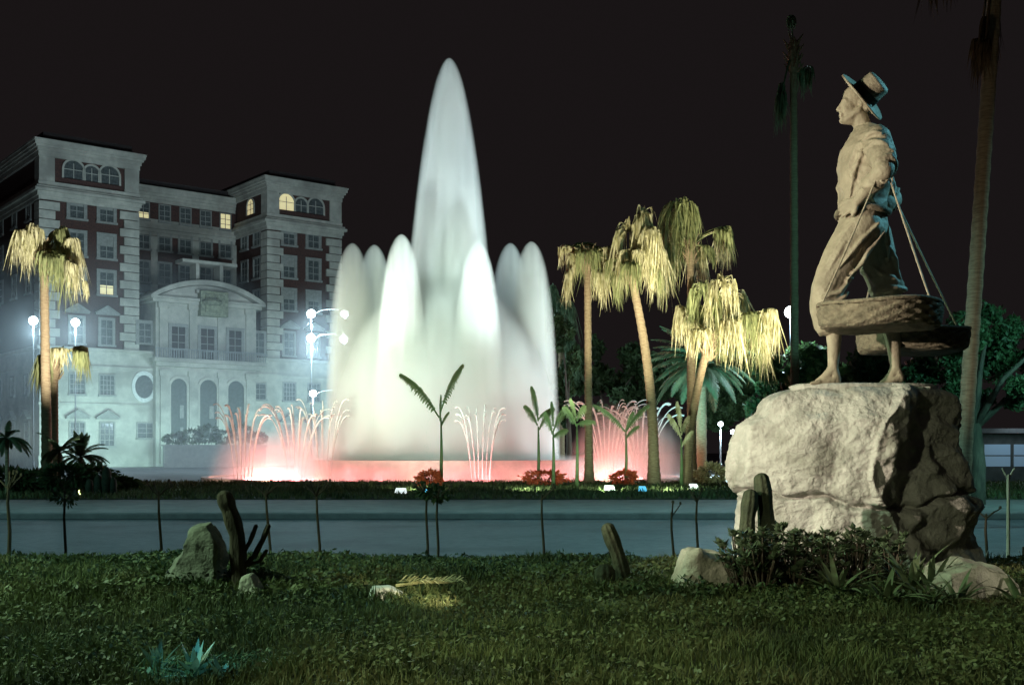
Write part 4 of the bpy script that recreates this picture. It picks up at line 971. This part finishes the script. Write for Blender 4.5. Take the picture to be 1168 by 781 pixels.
cover('ground_cover', sp, 'dark leafy ground cover along the far edge of the lawn', M['cover'], 6)
sp = [(q.uniform((180-CX), (310-CX)) * y / F, y, q.uniform(.1, .2), q.uniform(.05, .18), 90) for y in [q.uniform(8.8, 10) for _ in range(50)]]
sp += [(q.uniform((670-CX), (1168-CX)) * y / F, y, q.uniform(.1, .22), q.uniform(.05, .17), 80) for y in [q.uniform(8.2, 9.7) for _ in range(150)]]
cover('ground_cover', sp, 'low dark plants round the rocks and cacti', M['cover'], 7)
# ------------------------------------------------------------ the statue (yoke fisherman figure striding left)
st = empty('statue', (sx_(985), DS, sz_(441)), 0, 'stone coloured statue of a striding barefoot fish seller with hat and two baskets', 'statue')
def q3(px, py, d=0): return Vector(((px - 985) * U, d * U, (441 - py) * U))
def capsule(bm, a, c, ra, rc, seg=14):
    b = MB(); a, c = Vector(a), Vector(c); d = (c - a); L_ = max(d.length, 1e-5); e = d / L_ if d.length > 1e-5 else Vector((0, 0, 1)); pts = []; rr = []
    for k in (-1, -.85, -.55, -.2): pts.append(a + e * ra * k); rr.append(ra * math.sqrt(max(.0025, 1 - k*k)))
    for t in (0, .25, .5, .75, 1): pts.append(a.lerp(c, t)); rr.append(ra + (rc - ra) * t)
    for k in (.2, .55, .85, 1): pts.append(c + e * rc * k); rr.append(rc * math.sqrt(max(.0025, 1 - k*k)))
    b.tube(pts, rr, seg); bm.add(b.v, b.f)
def ellip(bm, c, r, rot=None, n=20):
    c = Vector(c); vs = []; base = []; m_ = n // 2
    for i in range(m_ + 1):
        th = math.pi * i / m_
        for j in range(n):
            ph = 2*math.pi*j/n; v = Vector((r[0]*math.sin(th)*math.cos(ph), r[1]*math.sin(th)*math.sin(ph), r[2]*math.cos(th)))
            if rot: v = rot @ v
            vs.append(tuple(c + v))
    fs = [(i*n+j, (i+1)*n+j, (i+1)*n+(j+1) % n, i*n+(j+1) % n) for i in range(m_) for j in range(n)]
    bm.add(vs, fs)
def loft(bm, secs, n=40):       # secs: (centre, rx, ry, tiltvec or None)
    base = len(bm.v)
    for c, rx, ry in secs:
        for k in range(n):
            a = 2*math.pi*k/n; bm.v.append((c.x + rx*U*math.cos(a), c.y + ry*U*math.sin(a), c.z))
    for i in range(len(secs)-1):
        for k in range(n):
            k2 = (k+1) % n; bm.f.append((base+i*n+k, base+i*n+k2, base+(i+1)*n+k2, base+(i+1)*n+k))
    bm.f.append(tuple(base+k for k in range(n))[::-1]); bm.f.append(tuple(base+(len(secs)-1)*n+k for k in range(n)))
def chain(bm, pts, rads, seg=16, cap=True):
    for (a, c, ra, rc) in zip(pts, pts[1:], rads, rads[1:]): capsule(bm, a, c, ra*U, rc*U, seg)
def remesh(bm, name, m, voxel, smooth=2, folds=None, parent=st):
    o = bm.build(name + '_raw', m); md = o.modifiers.new('r', 'REMESH'); md.mode = 'VOXEL'; md.voxel_size = voxel; md.use_smooth_shade = True
    s = o.modifiers.new('s', 'SMOOTH'); s.factor = .5; s.iterations = smooth
    dg = bpy.context.evaluated_depsgraph_get(); me = bpy.data.meshes.new_from_object(o.evaluated_get(dg)); bpy.data.objects.remove(o)
    me.name = name; me.materials.clear(); me.materials.append(m)
    me.polygons.foreach_set('use_smooth', [True] * len(me.polygons))
    if folds:
        n = len(me.vertices); co = np.empty(n*3); me.vertices.foreach_get('co', co); co = co.reshape(-1, 3)
        no = np.empty(n*3); me.vertex_normals.foreach_get('vector', no); no = no.reshape(-1, 3)
        dd = np.array([folds(Vector(c)) for c in co]); co = co + no * dd[:, None]; me.vertices.foreach_set('co', co.reshape(-1)); me.update()
    ob = new_obj(name, me, parent); return ob
def ridge(v, a=1.0):
    x = mnoise.noise(v); return 1 - min(1, abs(x) * 4)
# ---- body
B = MB()
hd = Matrix.Rotation(R(-8), 3, 'Y')
ellip(B, q3(976, 112, 0), (14.5*U, 11*U, 15*U), hd)          # cranium
ellip(B, q3(968, 124, 0), (9.5*U, 8.8*U, 14*U), hd)            # face
capsule(B, q3(963, 137.5, 0), q3(972, 137, 0), 4.6*U, 6*U)        # jaw, chin
for s_ in (-1, 1):
    capsule(B, q3(966, 136, 3*s_), q3(977, 128, 8*s_), 4*U, 4*U)
    ellip(B, q3(979.5, 121, 10.8*s_), (2.8*U, 1.8*U, 4.8*U))    # ear
    ellip(B, q3(962.6, 119.5, 3.8*s_), (2.0*U, 2.3*U, 1.6*U))     # eye
    capsule(B, q3(960.9, 115.4, 1.2*s_), q3(962.8, 115.8, 6.4*s_), 1.8*U, 1.5*U)  # brow
    ellip(B, q3(963.5, 126, 5.8*s_), (3.4*U, 2.8*U, 3.4*U))     # cheek
capsule(B, q3(959.8, 117.5, 0), q3(955.6, 125.4, 0), 1.3*U, 2.2*U); capsule(B, q3(957.5, 126.2, -1.6), q3(957.5, 126.2, 1.6), 1.5*U, 1.5*U)  # nose
capsule(B, q3(958.4, 130.3, -3), q3(958.4, 130.3, 3), 1.25*U, 1.25*U); capsule(B, q3(958.9, 133.0, -2.6), q3(958.9, 133.0, 2.6), 1.35*U, 1.35*U)  # lips
ellip(B, q3(960.4, 138.2, 0), (3.4*U, 3.8*U, 3.2*U))            # chin
chain(B, [q3(979, 130), q3(985, 148), q3(988, 162)], [9.5, 10, 13])
loft(B, [(q3(986, 252), 18, 24), (q3(985, 235), 18, 22), (q3(985, 210), 21, 27), (q3(986, 185), 23, 32), (q3(987, 168), 18, 34), (q3(987, 156), 10, 18)])
def arm(sh, el, wr, ru=(11.5, 8.5), rf=(8.6, 5.6)):
    chain(B, [sh, sh.lerp(el, .4), el], [ru[0], 10.6, ru[1]]); chain(B, [el, el.lerp(wr, .3), wr], [8.2, rf[0], rf[1]])
nS, nE, nW = q3(989, 165, -36), q3(985, 211, -70), q3(966, 238, -38)
fS, fE, fW = q3(990, 165, 36), q3(1038, 213, 62), q3(1004, 238, 34)
arm(nS, nE, nW); arm(fS, fE, fW)
def hand(bm, wr, dirv, side, palmn):
    """hand resting on the hip: palm, four bent fingers and a thumb"""
    dirv = dirv.normalized(); side = (side - dirv * side.dot(dirv)).normalized(); pn = palmn.normalized()
    pc = wr + dirv * 9*U
    for k in range(4):
        o_ = (k - 1.5) * 4.0*U; capsule(bm, wr + side*o_*.6 + dirv*2*U, pc + side*o_, 3.2*U, 2.9*U, 10)
    for k, ln in enumerate((9.5, 11.5, 11, 8.5)):
        o_ = (k - 1.5) * 4.4*U; a = pc + side*o_ + dirv*2*U; m1 = a + (dirv*.9 + pn*.25 + side*(k-1.5)*.06) * ln*.5*U; m2 = m1 + (dirv*.65 + pn*.7) * ln*.38*U; m3 = m2 + (dirv*.3 + pn*.85) * ln*.25*U
        capsule(bm, a, m1, 2.2*U, 2.0*U, 10); capsule(bm, m1, m2, 2.0*U, 1.8*U, 10); capsule(bm, m2, m3, 1.8*U, 1.5*U, 10)
    t0 = wr + side*(-5.5)*U + dirv*3*U; t1 = t0 + (side*(-.8) + dirv*.45) * 6*U; t2 = t1 + (side*(-.35) + dirv*.7 + pn*.3) * 6*U
    capsule(bm, t0, t1, 2.9*U, 2.4*U, 10); capsule(bm, t1, t2, 2.4*U, 1.9*U, 10)
hand(B, nW, Vector((-.7, .55, -.35)), Vector((.1, .1, 1)), Vector((0, .9, -.2)))
hand(B, fW, Vector((-.75, -.5, -.3)), Vector((.1, .1, 1)), Vector((0, -.9, -.2)))
# legs
nH, nK, nA = q3(979, 256, -15), q3(932, 336, -20), q3(945, 421, -18)
rH, rK, rA = q3(994, 256, 15), q3(1015, 330, 16), q3(1027, 418, 16)
chain(B, [nH, nK], [17, 11]); chain(B, [nK, q3(945, 362, -20), q3(946, 395, -19), nA], [11, 11.5, 7.6, 5.8])
chain(B, [rH, rK], [17, 12]); chain(B, [rK, q3(1018, 350, 16), q3(1024, 388, 16), rA], [12, 13, 8.5, 6])
def foot(bm, ank, hx, hz, tx, tz, d):
    heel, ball = q3(hx, hz, d), q3(tx + 9, tz - 1, d)
    chain(bm, [ank, heel], [5.8, 5.4]); chain(bm, [ank, q3((ank.x/U+985)*.5 + (tx+10)*.5, tz - 7, d), ball], [5.6, 5.0, 3.8]); chain(bm, [heel, ball], [5.0, 4.2])
    chain(bm, [q3(hx-4, hz, d-2), q3(tx+8, tz+.5, d-4)], [4.2, 3.6]); chain(bm, [q3(hx-4, hz, d+2), q3(tx+9, tz+.5, d+4)], [4.2, 3.6])
    for k in range(5):
        dd = (k - 2) * 3.0; l = (9, 8.6, 8, 7, 5.6)[k]; capsule(bm, q3(tx + 8, tz, d + dd), q3(tx + 8 - l, tz + 1.6, d + dd*1.1), (2.6 if k == 0 else 1.9)*U, (2.1 if k == 0 else 1.5)*U, 8)
foot(B, nA, 949, 435, 920, 437, -18)
foot(B, rA, 1032, 431, 1003, 437, 16)
remesh(B, 'body', M['bronze'], .0095, 3)
hair = MB(); ellip(hair, q3(981, 113, 0), (12.5*U, 11.8*U, 15*U), hd); capsule(hair, q3(985, 122, -5), q3(985, 122, 5), 8*U, 8*U)
for k in range(26):
    a = rng.uniform(-1.5, 1.5); z0 = rng.uniform(104, 126); p0 = q3(981 + 12*math.cos(a), z0, 11*math.sin(a)); chain(hair, [p0, p0 + Vector((.01, .004*math.sin(a), -.06))], [1.5, .8], 6)
remesh(hair, 'hair', M['bronze'], .008, 1)
# ---- shirt
Sh = MB()
loft(Sh, [(q3(984, 254), 25, 31), (q3(984, 246), 26, 31), (q3(984, 232), 25, 29), (q3(986, 212), 29, 32), (q3(987, 192), 30.5, 37), (q3(989, 172), 30, 40), (q3(990, 160), 24, 38), (q3(989, 152), 17, 27), (q3(986, 145), 12.5, 15)])
for S_, E_, W_ in ((nS, nE, nW), (fS, fE, fW)):
    chain(Sh, [S_ - Vector((0, S_.y * .15, .01)), S_.lerp(E_, .5), E_], [14.5, 14, 12]); chain(Sh, [E_, E_.lerp(W_, .35)], [12, 11]); 
    c1 = E_.lerp(W_, .36); c2 = E_.lerp(W_, .44); chain(Sh, [c1, c2], [12.2, 11.8])
def shirt_folds(c):
    v = Vector((c.x * 3.0 + c.z * 1.5, c.y * 4, c.z * 4.5 - c.x * 2)); f = .015 * ridge(v) - .005
    v2 = Vector((c.x * 7, c.y * 7, c.z * 5 + 3)); f += .006 * mnoise.noise(v2)
    sh = c - Vector((.02, -.33, q3(0, 182).z)); 
    if sh.length < .24: f += .020 * math.sin(sh.z * 62 + sh.x * 25) * (1 - sh.length / .24)
    return f
def fold(bm, pts, r):
    chain(bm, pts, [r * .5] + [r] * (len(pts) - 2) + [r * .4], 10)
for s_ in (-1, 1):
    fold(Sh, [q3(983, 160, 34*s_), q3(973, 180, 34*s_), q3(965, 205, 27*s_), q3(963, 228, 21*s_)], 3.4)
    fold(Sh, [q3(1000, 164, 33*s_), q3(1008, 185, 32*s_), q3(1009, 212, 25*s_)], 3.4)
    fold(Sh, [q3(960, 186, 14*s_), q3(967, 212, 24*s_), q3(982, 234, 27*s_)], 2.6)
    fold(Sh, [q3(1003, 196, 29*s_), q3(992, 222, 29*s_), q3(978, 240, 27*s_)], 2.8)
    for k in range(9):
        a = R(110 + k * 19) * s_; ca_, sa_ = math.cos(a), math.sin(a)
        fold(Sh, [q3(984 + 25*ca_, 229, 28.5*sa_), q3(984 + 26.5*ca_, 238, 30.5*sa_), q3(984 + 26*ca_, 250, 31*sa_)], 1.9)
    fold(Sh, [q3(975, 150, 8*s_), q3(985, 145, 13*s_), q3(997, 149, 8*s_)], 2.6)      # collar
    fold(Sh, [q3(974, 151, 3*s_), q3(966, 163, 4*s_), q3(959, 178, 3*s_)], 1.8)       # open front
for S_, E_ in ((nS, nE), (fS, fE)):
    d_ = (E_ - S_).normalized(); u1 = d_.cross(Vector((1, 0, 0))).normalized(); u2 = d_.cross(u1)
    for k, t in enumerate((.22, .36, .5, .64, .8, .95)):
        c_ = S_.lerp(E_, t); rr = (14.6 - 2.2*t) * U; tl = .35 * (1 if k % 2 else -1)
        arc = [c_ + (u1*math.cos(a) + u2*math.sin(a)) * rr + d_ * (tl * rr * math.sin(a + k)) for a in [R(40*k + 22*j) for j in range(11)]]
        fold(Sh, arc, 2.5)
remesh(Sh, 'shirt', M['bronze'], .0095, 2, shirt_folds)
# ---- trousers
Tr = MB()
loft(Tr, [(q3(986, 270), 25, 30), (q3(985, 258), 25.5, 31), (q3(985, 246), 23, 28), (q3(985, 238), 22, 26)])
chain(Tr, [q3(978, 262, -15), q3(955, 298, -18), q3(938, 332, -20), q3(936, 356, -20), q3(938, 372, -20)], [24, 21, 18, 16.5, 14.5])
chain(Tr, [q3(994, 264, 15), q3(1006, 296, 16), q3(1016, 324, 16)], [24.5, 21.5, 19.5])
def tr_folds(c):
    v = Vector((c.x * 5.5 - c.z * 2.6, c.y * 5, c.z * 1.4)); return .016 * ridge(v) - .005 + .005 * mnoise.noise(Vector((c.x * 12, c.y * 10, c.z * 9)))
for s_ in (-1, 1):
    o_ = -17 if s_ < 0 else 15
for y0, pts in ((0, [(990, 262, -38), (968, 284, -41), (946, 312, -39)]), (0, [(998, 270, -36), (975, 300, -38), (955, 326, -37)]), (0, [(966, 262, -32), (948, 292, -36), (931, 322, -34)]),
        (0, [(962, 322, -34), (948, 338, -38), (928, 344, -36)]), (0, [(958, 338, -32), (945, 350, -36), (926, 354, -34)]), (0, [(950, 358, -31), (938, 364, -36), (924, 364, -32)]),
        (0, [(1004, 262, -30), (1006, 280, -20), (1012, 300, -4)]), (0, [(1012, 276, 0), (1020, 296, -4), (1028, 318, 2)]), (0, [(992, 300, 2), (1004, 312, -4), (1020, 318, -4)])):
    chain(Tr, [q3(*p) for p in pts], [1.2, 3.0, 1.2], 10)
cuff = []
for k in range(25):
    a = 2*math.pi*k/24; cuff.append(q3(1017 + 19*math.cos(a), 329, 16 + 19.5*math.sin(a)))
chain(Tr, cuff, [2.6]*25, 8)
remesh(Tr, 'trousers', M['bronze'], .0095, 2, tr_folds)
b = MB(); n = 40; be = []
for k in range(n + 1):
    a = 2*math.pi*k/n; be.append((q3(984, 0).x + 27.5*U*math.cos(a), 32.5*U*math.sin(a), q3(0, 243).z + .012*math.sin(a*2)))
b.tube(be, [4*U]*(n+1), 8); b.build('sash', M['basket'], st, True)
# ---- hat (tilted back)
hat = MB(); ax = Vector((.66, -.50, .56)).normalized(); rot = ax.to_track_quat('Z', 'Y').to_matrix(); c0 = q3(983, 111)
prof = [(.5, 26), (14.0, 25.6), (16, 23.5), (17, 3.2), (18.5, 1.8), (27, 1.4), (35, 2.4), (35.5, 1.4), (35, .4), (27, -.8), (15, -.9), (.5, -.9)]
base = 0; sg = 48
for r_, z_ in prof[::-1]:
    for k in range(sg):
        a = 2*math.pi*k/sg; w_ = 1.2 * math.sin(2 * a + 1) * (r_ / 33) ** 2
        hat.v.append(tuple(c0 + rot @ Vector((r_*U*math.cos(a), r_*.94*U*math.sin(a), (z_ + w_)*U))))
for i in range(len(prof) - 1):
    for k in range(sg): hat.f.append((i*sg+k, i*sg+(k+1) % sg, (i+1)*sg+(k+1) % sg, (i+1)*sg+k))
hat.f.append(tuple(range(sg))[::-1]); hat.f.append(tuple((len(prof)-1)*sg + k for k in range(sg)))
ho = hat.build('hat', M['bronze'], st, True); md = ho.modifiers.new('e', 'EDGE_SPLIT'); md.split_angle = R(50)
b = MB(); b.v = []; 
for r_, z_ in ((17.7, 2.6), (17.4, 11)):
    for k in range(sg):
        a = 2*math.pi*k/sg; b.v.append(tuple(c0 + rot @ Vector((r_*U*math.cos(a), r_*.94*U*math.sin(a), z_*U))))
for k in range(sg): b.f.append((k, (k+1) % sg, sg+(k+1) % sg, sg+k))
b.build('hat_band', mat('dark_hat_band', (.05, .045, .04), None, .8, 5), ho, True)
# ---- baskets and ropes
def basket(cx, py, d, r_, el):
    prof = [(.1, -11), (r_*.65, -12.5), (r_*.90, -11), (r_*.98, -8), (r_*1.0, -2), (r_*1.02, 6), (r_*1.02, 12), (r_*.97, 12.5), (r_*.95, 3), (r_*.85, -6), (r_*.5, -9), (.1, -10)]
    b = MB(); sg = 72; c = q3(cx, py, d); P_ = []
    for a, bb in zip(prof, prof[1:]):
        for t in (0, .34, .67): P_.append((a[0] + (bb[0]-a[0])*t, a[1] + (bb[1]-a[1])*t))
    P_.append(prof[-1])
    for i, (rr, zz) in enumerate(P_):
        for k in range(sg):
            a = 2*math.pi*k/sg; q_ = rr + (2.2 if (k // 2 + i // 2) % 2 else -1.2) * (1 if 3 < rr else 0); wob = 1.5*math.sin(3*a + cx)
            b.v.append((c.x + q_*U*math.cos(a), c.y + q_*U*math.sin(a), c.z + (zz + wob*(rr/r_))*U))
    for i in range(len(P_)-1):
        for k in range(sg): b.f.append((i*sg+k, i*sg+(k+1) % sg, (i+1)*sg+(k+1) % sg, (i+1)*sg+k))
    b.f.append(tuple(range(sg))); b.f.append(tuple((len(P_)-1)*sg+k for k in range(sg))[::-1])
    o = b.build('basket', M['basket'], st, True)
    rim = MB(); rim.tube([(c.x + r_*1.03*U*math.cos(2*math.pi*k/48), c.y + r_*1.03*U*math.sin(2*math.pi*k/48), c.z + (14 + 1.5*math.sin(6*math.pi*k/48 + cx))*U) for k in range(49)], [2.2*U]*49, 8); rim.build('basket_rim', M['basket'], o, True)
    fi = MB()
    for k in range(9):
        a = k * 2.4; rr = r_*.18*math.sqrt(k + .5); p0 = c + Vector((math.cos(a)*rr*U, math.sin(a)*rr*U, 2*U)); dv = Vector((math.cos(a*1.7), math.sin(a*1.7), .05))
        fi.tube([p0 - dv*13*U, p0 - dv*9*U, p0, p0 + dv*8*U, p0 + dv*13*U], [3.2*U, 1.2*U, 4.4*U, 3.4*U, .8*U], 8)
    fi.build('fish', M['bronze'], o, True)
    for k, (aa) in enumerate((R(8), R(172))):
        e = c + Vector((r_*U*math.cos(aa), r_*U*math.sin(aa), 12*U)); s0 = el + Vector((math.cos(aa)*.03, 0, -.0))
        b = MB(); n = 14; b.tube([s0.lerp(e, i/n) + Vector((0, 0, -.012*math.sin(math.pi*i/n))) for i in range(n+1)], [1.15*U]*(n+1), 6); b.build('rope', M['bronze'], st, True)
    b = MB(); n = 16; b.tube([(el.x + 12*U*math.cos(2*math.pi*k/n)*.5, el.y + 6*U*math.sin(2*math.pi*k/n)*.3, el.z + 14.5*U*math.sin(2*math.pi*k/n)) for k in range(n+1)], [1.7*U]*(n+1), 6); b.build('rope_loop', M['bronze'], st, True)
basket(979, 372, -74, 62, nE + Vector((0, 0, 0)))
basket(1064, 385, 66, 62, fE)
# rock plate under the feet
b = MB(); b.lathe([(.01, -.06), (.62, -.06), (.66, .0), (.6, .022), (.01, .03)], 40, (.0, 0, 0), 1.05, .45)
b.v = [(x + .03*mnoise.noise(Vector((x*5, y*5, 1))), y + .03*mnoise.noise(Vector((x*5, y*5, 7))), z + .006*mnoise.noise(Vector((x*9, y*9, 3)))) for x, y, z in b.v]
b.build('statue_base', M['rock'], st, True)
# ------------------------------------------------------------ spray drifting in front of the building; second dome added as lamp glow
def drift(x, y, rx, h, dens, label, ns=.12):
    m = volmat('drifting_mist', (.88, .95, 1.0), dens, 'dome', rx, h, nscale=ns, namt=.45, nstretch=(1, 1, 1.4))
    prof = [(rx * math.cos(a), h * math.sin(a)) for a in [math.pi/2 * i / 10 for i in range(10)]] + [(.02, h)]
    b = MB(); b.lathe(prof, 32); o = b.build('mist', m, None, True); o.location = (x, y, .02); return tag(o, label, 'mist', kind='stuff')
drift(-31, 86, 21, 18, .010, 'thin bluish mist round the street lamps before the building')
drift(-15.2, 91, 6, 16, .010, 'bluish mist added as glow round the four headed street lamp', .3)
